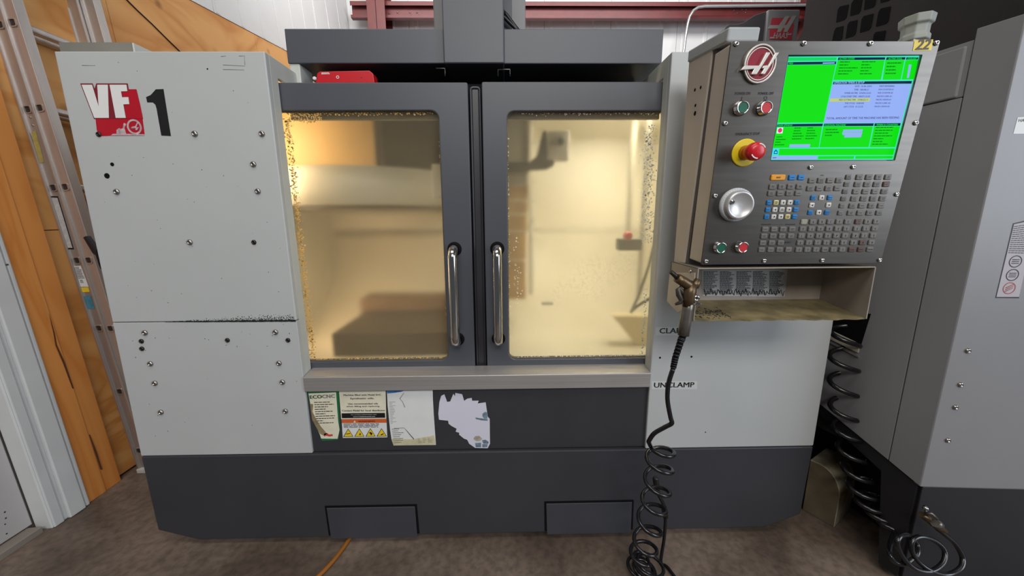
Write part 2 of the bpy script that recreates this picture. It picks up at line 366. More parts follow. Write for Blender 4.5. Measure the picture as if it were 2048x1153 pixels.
# skirt with chamfered corners, base covers
sk = [(-1.198, ZB-.002), (-1.193, .069), (-1.051, .024), (1.063, .031), (1.19, .085), (1.198, ZB-.005)]
skirt = MB().prism(F0, sk, -1.25, .003).build('base_skirt', skirtm, mc, bevel=.004)
for a0, a1, b0, b1 in ((-.5700, -.2455, .034, .156), (.2312, .5523, .034, .1575)):
    MB().prism(F0, [(a0-.004, b0), (a1+.006, b0), (a1+.003, b1+.003), (a0-.007, b1+.003)], .003, .0045).build('cover_slot', black, skirt)
    MB().prism(F0, [(a0+.004, b0-.012), (a1-.002, b0-.012), (a1-.004, b1-.004), (a0-.000, b1-.004)], .0045, .008).build('base_cover', mat('cover_paint', (62, 63, 69), .45, var=.06), skirt, bevel=.002)
MB().box(F0, -1.05, 1.05, .0, .03, -.9, -.12).build('levelling_plinth', black, mc)
MB().box(F0, -.606, .593, ZB-.001, .607, -.04, -.010).build('front_apron', mat('apron_paint', (50, 50, 53), .5, var=.06), mc, bevel=.002)
MB().prism(FYZ.sh(-.6), [(-.006, .607), (.06, .607), (.06, .668), (.004, .661), (-.006, .659)], 0, 1.187).build('door_sill', steel, mc, bevel=.002)
# header, centre cover, column behind
MB().box(F0, -.6235, -.1035, 1.694, 1.798, -.6, -.16).build('header_cover', dark, mc, bevel=.003)
MB().box(F0, .0905, .6215, 1.693, 1.798, -.6, -.16).build('header_cover', dark, mc, bevel=.003)
a0, a1 = at(887, 60, 'y', .14).x, at(1008, 60, 'y', .14).x
MB().box(F0, a0-.003, a1, 1.687, 2.75, -.5, -.14).build('spindle_head_cover', dark, mc, bevel=.004)
c0, c1 = at(867, 30, 'y', .55).x, at(1051, 30, 'y', .55).x
colm = MB().wbox(c0, c1, .55, 1.2, 1.775, 2.9).build('column_cover', mat('column_paint', (134, 133, 133), .5, var=.04), mc, bevel=.004)
d0, d1 = at(1009, 30, 'y', .545).x, at(1024, 30, 'y', .545).x
MB().wbox(d0-.05, d1, .53, .55, 1.8, 2.9).build('cover_recess', dark, colm)
for k in (0, 1):
    p = [at(*q, 'y', .5) for q in ((1000+k*4, 28-k*7), (1010+k*4, 36-k*5), (1030, 56-k*3), (1044, 70))]
    MB().tube(p, .008, 8).build('cable_guide', rubber, colm)
# dark recess under the header
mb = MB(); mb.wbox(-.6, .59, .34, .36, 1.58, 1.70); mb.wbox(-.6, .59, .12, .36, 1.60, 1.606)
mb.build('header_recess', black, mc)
for pts in ([(872, 137), (890, 137), (890, 153)], [(996, 153), (996, 139), (1020, 139), (1020, 153)]):
    mb = MB(); r = [at(*q, 'y', .17) for q in pts]; mb.tube(r, .0022, 6); mb.build('latch_bracket', mat('bracket_steel', (120, 118, 115), .35, .8), mc)
FI = F0.sh(-.15)
ir = MB().prism(FI, pp(FI, [(634, 147), (639, 143), (738, 141), (746, 147), (749, 166), (631, 166)]), -.04, 0).build('interlock_switch', mat('interlock_red', (196, 22, 34), .35, var=.05), mc, bevel=.002)
a, b = FI.uv(629, 157); MB().lathe(FI, a, b, [(.006, -.01), (.006, .001), (.004, .003)], 12).build('switch_screw', white_ink, ir)
for q in ((635, 156), (723, 155)):
    a, b = FI.uv(*q); MB().lathe(FI, a, b, [(.002, 0), (.0015, .0012)], 8).build('switch_screw', chrome, ir)
a, b = FI.uv(675.5, 154.5); MB().ring(FI, [(a+.0048*math.cos(w/3), b+.0048*math.sin(w/3)) for w in range(19)], [(a+.003*math.cos(w/3), b+.003*math.sin(w/3)) for w in range(19)], 0, .001).build('key_symbol', white_ink, ir)
mb = MB(); lines(FI, pp(FI, [(643, 145.5), (661, 145), (661, 149), (643, 149.5)]), 2, .0006, mb, fill=(.8, 1), thick=.7); mb.build('fine_print', white_ink, ir, stuff=True)
for q in (590, 745):
    p = at(q, 160, 'y', .19); MB().wbox(p.x-.012, p.x+.012, .19, .33, 1.606, 1.66).build('switch_bracket', black, mc, bevel=.002)
# ------------------------------------------------------------------ doors
def glass():
    m = bpy.data.materials.new('hazy_polycarbonate'); m.use_nodes = True; nt = m.node_tree; N = nt.nodes; L = nt.links
    for n in list(N): N.remove(n)
    out = N.new('ShaderNodeOutputMaterial'); tc = N.new('ShaderNodeTexCoord')
    rf = N.new('ShaderNodeBsdfRefraction'); rf.inputs['IOR'].default_value = 1.33; rf.inputs['Roughness'].default_value = .21; rf.inputs['Color'].default_value = (.97, .955, .90, 1)
    tl = N.new('ShaderNodeBsdfTranslucent'); tl.inputs['Color'].default_value = (.84, .80, .68, 1)
    df = N.new('ShaderNodeBsdfDiffuse'); df.inputs['Color'].default_value = (.55, .50, .38, 1)
    gl = N.new('ShaderNodeBsdfGlossy'); gl.inputs['Roughness'].default_value = .18
    hz = N.new('ShaderNodeMixShader'); hz.inputs[0].default_value = .25; L.new(tl.outputs[0], hz.inputs[1]); L.new(df.outputs[0], hz.inputs[2])
    # wear: fine scratches and dried coolant in patches
    n1 = N.new('ShaderNodeTexNoise'); n1.inputs['Scale'].default_value = 2.6; n1.inputs['Detail'].default_value = 6
    n2 = N.new('ShaderNodeTexNoise'); n2.inputs['Scale'].default_value = 90; n2.inputs['Detail'].default_value = 4
    for n in (n1, n2): L.new(tc.outputs['Object'], n.inputs['Vector'])
    r1 = N.new('ShaderNodeMapRange'); r1.inputs[1].default_value = .58; r1.inputs[2].default_value = .8; L.new(n1.outputs['Fac'], r1.inputs[0])
    r2 = N.new('ShaderNodeMapRange'); r2.inputs[1].default_value = .5; r2.inputs[2].default_value = .62; L.new(n2.outputs['Fac'], r2.inputs[0])
    mu = N.new('ShaderNodeMath'); mu.operation = 'MULTIPLY'; L.new(r1.outputs[0], mu.inputs[0]); L.new(r2.outputs[0], mu.inputs[1])
    ad = N.new('ShaderNodeMath'); ad.operation = 'MULTIPLY_ADD'; ad.inputs[1].default_value = .25; ad.inputs[2].default_value = .14; ad.use_clamp = True; L.new(mu.outputs[0], ad.inputs[0])
    a = N.new('ShaderNodeMixShader'); L.new(ad.outputs[0], a.inputs[0]); L.new(rf.outputs[0], a.inputs[1]); L.new(hz.outputs[0], a.inputs[2])
    fz = N.new('ShaderNodeFresnel'); fz.inputs[0].default_value = 1.2
    c = N.new('ShaderNodeMixShader'); L.new(fz.outputs[0], c.inputs[0]); L.new(a.outputs[0], c.inputs[1]); L.new(gl.outputs[0], c.inputs[2])
    L.new(c.outputs[0], out.inputs[0]); return m
glassm = glass()
def crustmat(name, c):
    m = bpy.data.materials.new(name); m.use_nodes = True; nt = m.node_tree; N = nt.nodes; L = nt.links; b = N['Principled BSDF']
    b.inputs['Base Color'].default_value = (*lin(c), 1); b.inputs['Roughness'].default_value = .6
    t = N.new('ShaderNodeBsdfTranslucent'); t.inputs['Color'].default_value = (*lin(c), 1)
    x = N.new('ShaderNodeMixShader'); x.inputs[0].default_value = .2; L.new(b.outputs[0], x.inputs[1]); L.new(t.outputs[0], x.inputs[2]); L.new(x.outputs[0], N['Material Output'].inputs[0]); return m
gunk_old = mat('dried_coolant', (206, 168, 92), .6, var=.25, scale=90, bump=.5, bscale=200)
sealant = mat('window_seal', (120, 108, 84), .6, var=.3, scale=120)
def door(x0, x1, wx0, wx1, z0, z1, wz0, wz1, hx, hz0, hz1, label):
    FD = F0.sh(-.06)
    d = MB().ring(FD, rrect(x0, x1, z0, z1, .006), rrect(wx0, wx1, wz0, wz1, .026), -.035, 0).build('door', dark, mc, bevel=.003, label=label)
    MB().box(FD, wx0-.01, wx1+.01, wz0-.01, wz1+.01, -.022, -.016).build('window_pane', glassm, d)
    MB().ring(FD, rrect(wx0-.004, wx1+.004, wz0-.004, wz1+.004, .03), rrect(wx0+.0025, wx1-.0025, wz0+.0025, wz1-.0025, .0235), -.016, -.0095).build('window_seal', sealant, d)
    # bow handle
    pts = [FD.p(hx, hz0, -.002)]
    n = 7
    for i in range(n+1):
        w = math.pi/2*i/n; pts.append(FD.p(hx, hz0+.028*(1-math.cos(w)), .03+.028*math.sin(w)))
    for i in range(n+1):
        w = math.pi/2*(1-i/n); pts.append(FD.p(hx, hz1-.028*(1-math.cos(w)), .03+.028*math.sin(w)))
    pts.append(FD.p(hx, hz1, -.002))
    h = MB().tube(pts, .0155, 16).build('handle', chrome, d)
    for z in (hz0, hz1): MB().lathe(FD, hx, z, [(.024, 0), (.024, .002), (.017, .004)], 20).build('handle_washer', black, d)
    return d, FD
dL, FD = door(-.665, -.0225, -.645, -.117, .645, 1.603, .689, 1.5215, at(907.5, 590, 'y', .002).x, .768, 1.085, 'left charcoal door with amber lit window')
dR, _ = door(.0208, .655, .0985, .640, .645, 1.6045, .689, 1.519, at(995, 590, 'y', .002).x, .768, 1.085, 'right charcoal door with cream lit window')
# rubber bumper between the doors
MB().ring(F0.sh(-.072), rrect(-.019, .0175, .65, 1.596, .012), rrect(-.012, .010, .66, 1.588, .006), -.02, 0).box(F0.sh(-.075), -.013, .011, .655, 1.59, -.02, .0).build('door_seal', mat('seal_rubber', (46, 45, 50), .38, var=.1), mc, bevel=.004)
MB().wbox(-.03, .03, .098, .11, .60, 1.61).build('seal_backing', black, mc)
# dried coolant crust along the window edges
rn = random.Random(3)
gunk = crustmat('coolant_crust_amber', (236, 196, 116))
def crust(name, parent, edges, m):
    mb = MB()
    for (p0, p1, n, wid) in edges:
        for i in range(n):
            t = rn.random(); a = p0[0]+(p1[0]-p0[0])*t+rn.gauss(0, wid*(abs(p1[0]-p0[0]) < .3)); b = p0[1]+(p1[1]-p0[1])*t+rn.gauss(0, wid*(abs(p1[1]-p0[1]) < .3))
            r = rn.uniform(.0008, .0032); k = 6; w0 = rn.random()*6
            mb.prism(FD, [(a+r*rn.uniform(.5, 1.2)*math.cos(w0+w*6.283/k), b+r*rn.uniform(.5, 1.2)*math.sin(w0+w*6.283/k)) for w in range(k)], -.0158, -.0135)
    mb.build(name, m, parent, stuff=True)
crust('coolant_crust', dL, [((-.600, 1.50), (-.600, .70), 700, .006), ((-.60, 1.517), (-.13, 1.517), 160, .003), ((-.60, .692), (-.14, .692), 120, .0025), ((-.596, 1.512), (-.50, 1.50), 110, .008), ((-.119, 1.45), (-.119, .75), 60, .001)], gunk)
frost = crustmat('scratched_frost', (236, 234, 222))
crust('coolant_crust', dR, [((.56, 1.48), (.575, 1.10), 420, .011), ((.13, 1.516), (.62, 1.516), 130, .003), ((.13, .692), (.62, .692), 140, .002), ((.102, 1.45), (.102, .75), 60, .0012), ((.125, 1.12), (.13, .9), 40, .01), ((.582, .95), (.582, .70), 90, .003)], frost)
# ------------------------------------------------------------------ chamber behind the doors
cream = mat('chamber_paint', (222, 216, 196), .4, var=.05, scale=4)
tan = mat('chamber_tan', (196, 176, 138), .45, var=.1, scale=5)
mb = MB(); mb.wbox(-.97, .97, 1.15, 1.17, .45, 1.655); mb.wbox(-.99, -.97, .02, 1.17, .45, 1.655); mb.wbox(.97, .99, .02, 1.17, .45, 1.655)
mb.wbox(-.99, .99, .37, 1.17, 1.64, 1.655); mb.wbox(-.99, -.61, .11, .37, 1.64, 1.655); mb.wbox(.60, .99, .11, .37, 1.64, 1.655)
cham = mb.build('work_chamber', cream, mc)
cf = [(.05, .45), (1.15, .45)]+[(1.15-.62*(1-math.cos(math.radians(w))), 1.12-.52*math.sin(math.radians(w))) for w in range(0, 91, 6)]+[(.1, .56)]
cfm = MB().prism(FYZ.sh(-.97), cf, 0, 1.94)
cfm.sm = [len(f) == 4 for f in cfm.f]; cfm.build('chamber_floor', cream, mc)
def behind(name, box, y, dep, m, parent=cham, bev=.004, extra=None):
    (x0, y0, x1, y1) = box; p, q = at(x0, y1, 'y', y), at(x1, y0, 'y', y)
    return MB().wbox(p.x, q.x, y, y+dep, p.z, q.z).build(name, m, parent, bevel=bev)
behind('lamp_side_panel', (520, 205, 742, 345), .42, .02, mat('lamplit_panel', (226, 186, 120), .45, var=.05))  # warm lamp glow is painted into the panel colour
behind('column_face', (738, 205, 912, 345), .62, .4, mat('chamber_dark', (36, 32, 31), .5, var=.1))
behind('column_edge', (742, 205, 756, 345), .60, .02, mat('chamber_grey', (110, 100, 90), .5, var=.1))
# umbrella tool changer drum
dc = at(715, 370, 'y', .62); zt, zb = at(715, 329, 'y', .30).z, at(715, 409, 'y', .30).z
drum = MB().lathe(Fr((dc.x, .80, 0), (1, 0, 0), (0, 1, 0)), 0, 0, [(.40, zb), (.49, zb), (.5, zb+.006), (.5, zt-.004), (.49, zt), (.1, zt+.002)], 64).build('tool_changer_drum', mat('drum_white', (216, 212, 198), .4, var=.03), cham)
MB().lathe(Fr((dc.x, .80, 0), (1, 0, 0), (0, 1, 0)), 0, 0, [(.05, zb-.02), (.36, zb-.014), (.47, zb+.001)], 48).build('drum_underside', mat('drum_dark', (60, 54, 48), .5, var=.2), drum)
behind('drum_door', (866, 328, 890, 397), .33, .02, mat('drum_white', (216, 212, 198)))
# table and vise
tb = behind('machine_table', (672, 664, 1010, 760), .38, .5, mat('table_iron', (66, 52, 42), .5, .3, var=.15))
behind('table_base', (725, 596, 960, 668), .80, .25, mat('table_brown', (128, 98, 70), .5, var=.1))
# right window: way covers, arm, lamp, conduit
behind('way_cover', (985, 205, 1058, 348), .62, .05, mat('way_grey', (150, 146, 134), .4, .3, var=.08))
behind('spindle_nose', (1000, 348, 1056, 372), .52, .08, mat('spindle_silver', (205, 198, 186), .3, .5))
for k, (y0, y1) in enumerate(((372, 400), (402, 428), (430, 462), (464, 520), (522, 600))):
    behind('way_cover_step', (985, y0, 1056-k, y1), .62+.012*k, .05, mat('way_tan', (196, 158, 104), .4, .1, var=.12))
st = behind('cover_strip', (1057, 225, 1068, 590), .60, .02, cream)
sb = MB().lathe(F0, 0, 0, [(.006, 0), (.005, .003)], 8).mesh('strip_screw', boltd)
for y in (246, 285, 363, 402, 438, 475):
    a, b = F0.uv(1068, y, -.595); inst('strip_screw', sb, F0.m(a, b, -.595), st)
FA = F0.sh(-.40)
arm = MB().prism(FA, pp(FA, [(1000, 324), (1060, 324), (1074, 312), (1082, 280), (1086, 262), (1093, 262), (1096, 318), (1110, 322), (1108, 331), (1094, 338), (1060, 340), (1052, 346), (1016, 344), (1000, 340)]), -.05, 0).build('coolant_block', mat('chamber_black', (34, 34, 36), .45, var=.15), cham, bevel=.004)
lb = behind('camera_box', (1095, 262, 1139, 320), .42, .07, mat('box_grey', (198, 192, 176), .45, var=.05))
p = at(1123, 282, 'y', .415); MB().lathe(Fr((p.x, .42, p.z), (1, 0, 0), (0, 0, 1)), 0, 0, [(.016, 0), (.015, .008), (.008, .009)], 16).build('box_socket', mat('chamber_black', (34, 34, 36)), lb)
behind('corner_rail', (1256, 225, 1274, 470), .62, .04, mat('rail_grey', (150, 144, 128), .45, .3, var=.08))
behind('corner_rail', (1280, 225, 1300, 600), .5, .04, mat('rail_dark', (110, 106, 96), .45, .3, var=.08))
vb = behind('valve_body', (1238, 478, 1286, 502), .26, .05, mat('chamber_black', (34, 34, 36)))
p = at(1256, 472, 'y', .25); MB().lathe(Fr(p, (1, 0, 0), (0, 0, 1)), 0, 0, [(.015, -.02), (.018, .0), (.012, .012)], 16).build('valve_knob', mat('valve_red', (214, 30, 36), .35), vb)
pts = [at(*q, 'y', y) for q, y in (((1312, 470), .24), ((1298, 530), .26), ((1280, 585), .28), ((1262, 625), .30), ((1275, 612), .24), ((1294, 600), .2), ((1320, 585), .2))]
MB().tube(pts, [.006]*7, 8).build('coolant_hose', mat('chamber_black', (34, 34, 36)), cham)
FC = F0.sh(-.45)
MB().prism(FC, pp(FC, [(1225, 632), (1300, 632), (1330, 720), (1300, 722)]), -.05, 0).build('chip_deflector', mat('deflector_pale', (220, 204, 160), .4), cham)
behind('spare_tube', (1083, 604, 1107, 611), .30, .012, mat('drum_white', (216, 212, 198)))
def lamp(name, loc, target, sx, sy, e, col):
    l = area(name, loc, target, sx, sy, e, col); return l
for wx0, wx1 in ((-.60, -.117), (.0985, .600)):
    MB().wbox(wx0, wx1, .098, .112, 1.503, 1.530).build('frame_shade_strip', mat('frame_shade_grey', (128, 122, 110), .5, .2, var=.1), cham, bevel=.002)  # grey strips added to imitate the door frame's shading behind the glass
lamp('work_and_fill_lamp', (-.88, .22, 1.40), (-.45, .45, 1.32), .08, .40, 2.4, (1, .78, .50))
lamp('work_and_fill_lamp', (.68, .50, 1.62), (.50, .85, .7), .45, .25, 15, (1, .94, .79))
lamp('work_and_fill_lamp', (-.92, .45, .95), (0, .9, .85), .10, .3, 2.9, (1, .72, .44))  # added unseen fill that brightens the left of the chamber below the drum

# ------------------------------------------------------------------ fixings on the cabinet
def bolt_mesh(name, r, h, m): return MB().lathe(F0, 0, 0, [(r, -.001), (r, h*.25), (r*.86, h*.7), (r*.6, h), (r*.45, h), (r*.4, h*.35)], 14).mesh(name, m)
b1 = bolt_mesh('bolt', .0092, .006, boltm); b2 = bolt_mesh('bolt', .0078, .0045, boltd)
I = Matrix.Identity(3)
def bolt(me, px, py, parent, fr=F0, n=0, label=None):
    a, b = fr.uv(px, py, n); inst('bolt', me, fr.m(a, b, n) @ Matrix(((1, 0, 0, 0), (0, 0, 1, 0), (0, -1, 0, 0), (0, 0, 0, 1))), parent, label)
for q in [(390, 268), (524, 268), (507, 329), (516, 383), (234, 384), (380, 485), (290, 666), (551, 665), (301, 728), (310, 767), (558, 727), (565, 765), (322, 825), (571, 823)]: bolt(b1, *q, mc)
for q in [(508, 485), (283, 683), (284, 698), (455, 681), (576, 681), (198, 269)]: bolt(b2, *q, mc, label='black bolt')
hole = MB().lathe(F0, 0, 0, [(.0072, 0), (.0068, .0008)], 14).mesh('bolt_hole', black)
R90 = Matrix(((1, 0, 0, 0), (0, 0, 1, 0), (0, -1, 0, 0), (0, 0, 0, 1)))
for px, py, s in [(224.5, 329, .8), (214, 352, 1.15), (1320, 716, .5), (1383, 714, .5), (1411, 865, .3), (415, 138, .3)]:
    a, b = F0.uv(px, py); inst('bolt_hole', hole, F0.m(a, b, 0, 0, (s, s, 1)) @ R90, mc)
# grime along the sheet joint
mb = MB(); rn = random.Random(5)
up_, dn_ = [], []
for i in range(60):
    t = i/59; px = 330+262*t; a, b = F0.uv(px, 644.5+.3*math.sin(px/30)); e = max(0, (t-.12))**.6
    up_.append((a, .8577+e*(.0022+.0062*rn.random()*(.4+.6*math.sin(t*7)**2)))); dn_.append((a, .8570-e*(.0018+.0016*rn.random())))
mb.prism(F0, up_+dn_[::-1], 0, .0006)
for i in range(520):
    t = rn.random()**.6; a = F0.uv(330+258*t, 640)[0]; b = .8585+abs(rn.gauss(0, .011))*t; r = rn.uniform(.0006, .0019)
    mb.lathe(F0, a, b, [(r, 0), (r*.6, .0004)], 5)
for i in range(70):
    a, b, r = rn.uniform(-1.15, -.62), rn.uniform(.42, 1.64), rn.uniform(.0006, .0016); mb.lathe(F0, a, b, [(r, 0), (r*.6, .0004)], 5)
mb.build('grime_line', grime, mc, stuff=True)
# ghost of a removed label
mb = MB(); faint = mat('faint_glue', (150, 148, 146), .6, var=.1)
for q in ([(442, 113), (452, 112)], [(478, 112), (490, 112)], [(446, 130), (490, 132)], [(489, 114), (490, 130)], [(446, 139), (488, 140)], [(164, 131), (191, 131)]):
    mb.tube([F0.p(*F0.uv(*p), .0002) for p in q], .0007, 4)
mb.build('label_ghost', faint, mc, stuff=True)
# ------------------------------------------------------------------ decals on the left cabinet
zd = zoomed(100, 80, 5.242)
def decal(name, pts, m, parent, fr, n, z=None, th=.0004, label=None):
    return MB().prism(fr, pp(fr, pts, z, n), n, n+th).build(name, m, parent, label=label)
vf = decal('series_decal', [(478, 822), (612, 822), (612, 470), (745, 470), (822, 517), (906, 517), (918, 590), (945, 680), (970, 820), (992, 985), (975, 1003), (840, 1004), (640, 1005), (535, 1010), (492, 950)], red_ink, mc, F0, .0002, zd, label='red and white VF decal')
decal('decal_outline', [(318, 456), (447, 456), (468, 512), (487, 456), (815, 456), (825, 515), (833, 680), (790, 690), (803, 826), (462, 828)], dkred, vf, F0, .0006, zd)
decal('decal_block', [(752, 545), (822, 545), (822, 517), (906, 517), (945, 680), (975, 826), (800, 826), (780, 690), (836, 678), (826, 600), (766, 598)], red_ink, vf, F0, .0009, zd)
decal('letter_v', [(332, 470), (441, 470), (511, 700), (496, 470), (607, 470), (618, 818), (466, 818)], white_ink, vf, F0, .0011, zd)
decal('letter_f', [(625, 470), (802, 470), (812, 537), (745, 540), (756, 601), (822, 600), (832, 673), (769, 676), (795, 818), (690, 818)], white_ink, vf, F0, .0011, zd)
worn = mat('worn_vinyl', (206, 180, 182), .6, var=.25, scale=80)
decal('worn_patch', [(640, 1002), (660, 985), (700, 985), (697, 945), (725, 925), (745, 935), (765, 925), (772, 875), (785, 872), (798, 885), (782, 925), (800, 985), (850, 985), (985, 990), (990, 1001)], worn, vf, F0, .0008, zd)
a, b = F0.uv(*zd(888, 913)); circ = lambda r, k=28, sx=1, sy=1, a=a, b=b: [(a+sx*r*math.cos(6.2832*i/k), b+sy*r*math.sin(6.2832*i/k)) for i in range(k)]
MB().ring(F0, circ(.0215), circ(.0165), .0008, .0014).build('emblem_ring', worn, vf)
decal('emblem_bar', [(845, 925), (865, 908), (895, 905), (912, 868), (925, 868), (905, 918), (935, 915), (915, 945), (895, 945), (902, 925), (870, 928)], worn, vf, F0, .0008, zd)
decal('number_decal', [(1008, 600), (1058, 577), (1110, 518), (1190, 515), (1268, 1008), (1168, 1003), (1118, 720), (1106, 680), (1078, 655), (1020, 655)], ink, mc, F0, .0003, zd, label='black number 1 decal')
# clamp labels
tape = mat('label_tape', (196, 197, 194), .45, var=.02)
for s, l, x0, x1, yb, h in (('CLAMP', [(1311, 655), (1379, 655), (1379, 671), (1311, 671)], 1319, 1375, 667.5, .0185), ('UNCLAMP', [(1303, 763), (1394, 763), (1394, 779), (1303, 779)], 1308, 1388, 776, .0185)):
    d = decal('clamp_label', l, tape, mc, F0, .0002, label=s.lower()+' label'); textpx(s, 'lettering', F0, (x0, yb), (x1, yb-1), h, .0008, ink, d, bold=.04)
# ------------------------------------------------------------------ stickers on the apron
FP0 = F0.sh(-.010); zs = zoomed(590, 740, 4.995)
cream_p = mat('sticker_cream', (222, 216, 192), .5, var=.06, scale=30); green_p = mat('sticker_green', (22, 108, 62), .5, var=.1, scale=30)
paper = mat('sticker_white', (216, 216, 214), .5, var=.03, scale=20); frayed = mat('sticker_frayed', (150, 132, 98), .7, var=.2, scale=60)
orange_p = mat('sticker_orange', (208, 96, 44), .5, var=.1); yellow_p = mat('sticker_yellow', (226, 196, 40), .5, var=.05); blue_p = mat('sticker_blue', (52, 112, 176), .5, var=.2, scale=60)
s1 = decal('coolant_sticker', [(128, 235), (140, 222), (420, 205), (435, 215), (450, 600), (432, 700), (270, 712), (242, 640), (172, 500), (150, 350)], green_p, mc, FP0, .0004, zs, label='green and white sticker')
decal('sticker_face', [(136, 238), (410, 226), (432, 520), (445, 600), (425, 690), (262, 688), (244, 635), (176, 490), (155, 345)], cream_p, s1, FP0, .0008, zs)
decal('torn_patch', [(150, 340), (182, 345), (175, 420), (215, 500), (260, 570), (320, 640), (290, 660), (250, 640), (172, 500)], frayed, s1, FP0, .0012, zs)
decal('red_scrawl', [(290, 640), (320, 632), (340, 648), (375, 645), (380, 662), (345, 668), (310, 660), (292, 668)], mat('scrawl_red', (190, 60, 54), .6), s1, FP0, .0012, zs)
textpx('ECO', 'lettering', FP0, (152, 292), (270, 286), .0125, .0013, mat('eco_green', (20, 74, 44), .5), s1, zs, bold=.06)
textpx('CNC', 'lettering', FP0, (274, 286), (400, 280), .0125, .0013, mat('cnc_grey', (120, 122, 118), .5), s1, zs, bold=.06)
mb = MB(); lines(FP0, pp(FP0, [(190, 322), (410, 316), (420, 545), (215, 552)], zs), 10, .0013, mb, fill=(.35, .95), thick=.32, seed=5); mb.build('fine_print', ink, s1, stuff=True)
s2 = decal('oil_sticker', [(440, 213), (905, 208), (912, 488), (462, 492)], cream_p, mc, FP0, .0004, zs, label='cream oil notice sticker')
for s, x0, x1, y, h in (('Machine filled with Mobil SHC', 486, 862, 262, .0060), ('Synthetic oils.', 552, 792, 302, .0080), ('Use recommended oils', 530, 828, 350, .0062), ('when filling and replacing.', 514, 848, 378, .0062), ('Contact Mobil for local distributor', 470, 902, 418, .0062)):
    textpx(s, 'lettering', FP0, (x0, y), (x1, y-3), h, .0009, ink, s2, zs, bold=.05)
bb = decal('black_band', [(466, 436), (898, 432), (902, 480), (468, 484)], ink, s2, FP0, .0008, zs)
textpx('For product information, visit', 'lettering', FP0, (560, 456), (815, 453), .0032, .0014, white_ink, s2, zs, bold=.03)
textpx('www.mobilindustrial.com', 'lettering', FP0, (580, 474), (800, 471), .0032, .0014, white_ink, s2, zs, bold=.03)
s3 = decal('warning_sticker', [(466, 494), (914, 490), (922, 676), (478, 682)], paper, mc, FP0, .0004, zs, label='orange warning sticker with four yellow triangles')
decal('orange_band', [(467, 496), (914, 492), (915, 530), (469, 534)], orange_p, s3, FP0, .0008, zs)
textpx('WARNING', 'lettering', FP0, (632, 528), (800, 524), .0072, .0013, mat('warning_red', (130, 30, 30), .5), s3, zs, bold=.06)
decal('warning_triangle', [(596, 508), (608, 527), (584, 527)], paper, s3, FP0, .0013, zs)
mb = MB(); lines(FP0, pp(FP0, [(480, 540), (905, 536), (908, 580), (484, 584)], zs), 4, .0009, mb, fill=(.8, 1), thick=.5, seed=8); mb.build('fine_print', ink, s3, stuff=True)
for i in range(4):
    x = 533+111*i; y = 1.2*i
    t = decal('warning_triangle', [(x-52, 672-y), (x+52, 670-y), (x-2, 588-y)], ink, s3, FP0, .0008, zs)
    decal('triangle_face', [(x-42, 667-y), (x+43, 665-y), (x-2, 597-y)], yellow_p, t, FP0, .0013, zs)
    decal('hazard_symbol', [[(x-22, 640), (x+18, 634), (x+18, 640), (x-22, 646)], [(x+2, 632), (x+16, 640), (x+8, 656), (x-6, 650), (x+4, 644)], [(x-16, 630), (x+2, 622), (x+20, 640), (x+6, 656), (x-4, 640)], [(x-14, 650), (x+18, 636), (x+22, 642), (x-2, 656)]][i], ink, s3, FP0, .0018, zs)
s4 = decal('white_sticker', [(918, 212), (1375, 203), (1378, 300), (1386, 440), (1408, 752), (985, 757), (965, 700), (950, 600), (925, 350)], paper, mc, FP0, .0004, zs, label='large white sticker worn blank')
decal('blue_corner', [(920, 213), (1088, 208), (1060, 222), (985, 232), (922, 238)], blue_p, s4, FP0, .0008, zs)
decal('yellowed_edge', [(962, 690), (1180, 695), (1390, 655), (1407, 750), (986, 756)], mat('sticker_aged', (202, 194, 160), .6, var=.12, scale=40), s4, FP0, .0007, zs)
mb = MB(); lines(FP0, pp(FP0, [(940, 320), (1005, 318), (1020, 540), (955, 545)], zs), 18, .0012, mb, fill=(.3, 1), thick=.25, seed=2); lines(FP0, pp(FP0, [(968, 590), (1085, 586), (1090, 740), (985, 745)], zs), 8, .0012, mb, fill=(.5, 1), thick=.3, seed=3)
lines(FP0, pp(FP0, [(1225, 690), (1375, 680), (1380, 735), (1230, 740)], zs), 5, .0012, mb, fill=(.3, 1), thick=.3, cols=3, seed=4)
mb.build('fine_print', mat('print_grey', (110, 108, 104), .6), s4, stuff=True)
mb = MB()
for q in ([(990, 585), (1090, 580), (1120, 610), (1190, 692)], [(1100, 590), (1140, 640), (1188, 696)], [(1050, 290), (1075, 318), (1098, 375)], [(1048, 290), (1088, 232)]): mb.tube([FP0.p(*FP0.uv(*zs(*p)), .001) for p in q], .0009, 4)
mb.build('paper_crease', mat('crease', (120, 112, 98), .7), s4, stuff=True)
s5 = decal('torn_sticker', [(1460, 262), (1492, 245), (1520, 322), (1550, 318), (1582, 240), (1598, 265), (1602, 232), (1670, 245), (1690, 312), (1720, 290), (1765, 282), (1770, 310), (1835, 310), (1825, 338), (1905, 326), (1925, 470), (1945, 490), (1948, 740), (1925, 785), (1800, 782), (1740, 740), (1720, 700), (1690, 690), (1640, 650), (1640, 630), (1605, 620), (1615, 590), (1560, 560), (1535, 540), (1530, 510), (1438, 500), (1432, 440), (1442, 325)], mat('sticker_lilac', (206, 204, 216), .5, var=.02), mc, FP0, .0004, zs, label='torn white sticker remnant')
bg = mat('print_bluegrey', (120, 140, 156), .6, var=.25, scale=90)
for q in ([(1872, 440), (1900, 420), (1918, 428), (1922, 488), (1890, 490), (1874, 470)], [(1800, 478), (1850, 484), (1925, 496), (1925, 510), (1860, 506), (1810, 494)], [(1800, 732), (1858, 730), (1860, 776), (1805, 775)], [(1868, 705), (1905, 700), (1935, 722), (1930, 740), (1880, 738)], [(1870, 745), (1925, 742), (1920, 775), (1872, 777)]):
    decal('picture_scrap', q, bg, s5, FP0, .0008, zs)
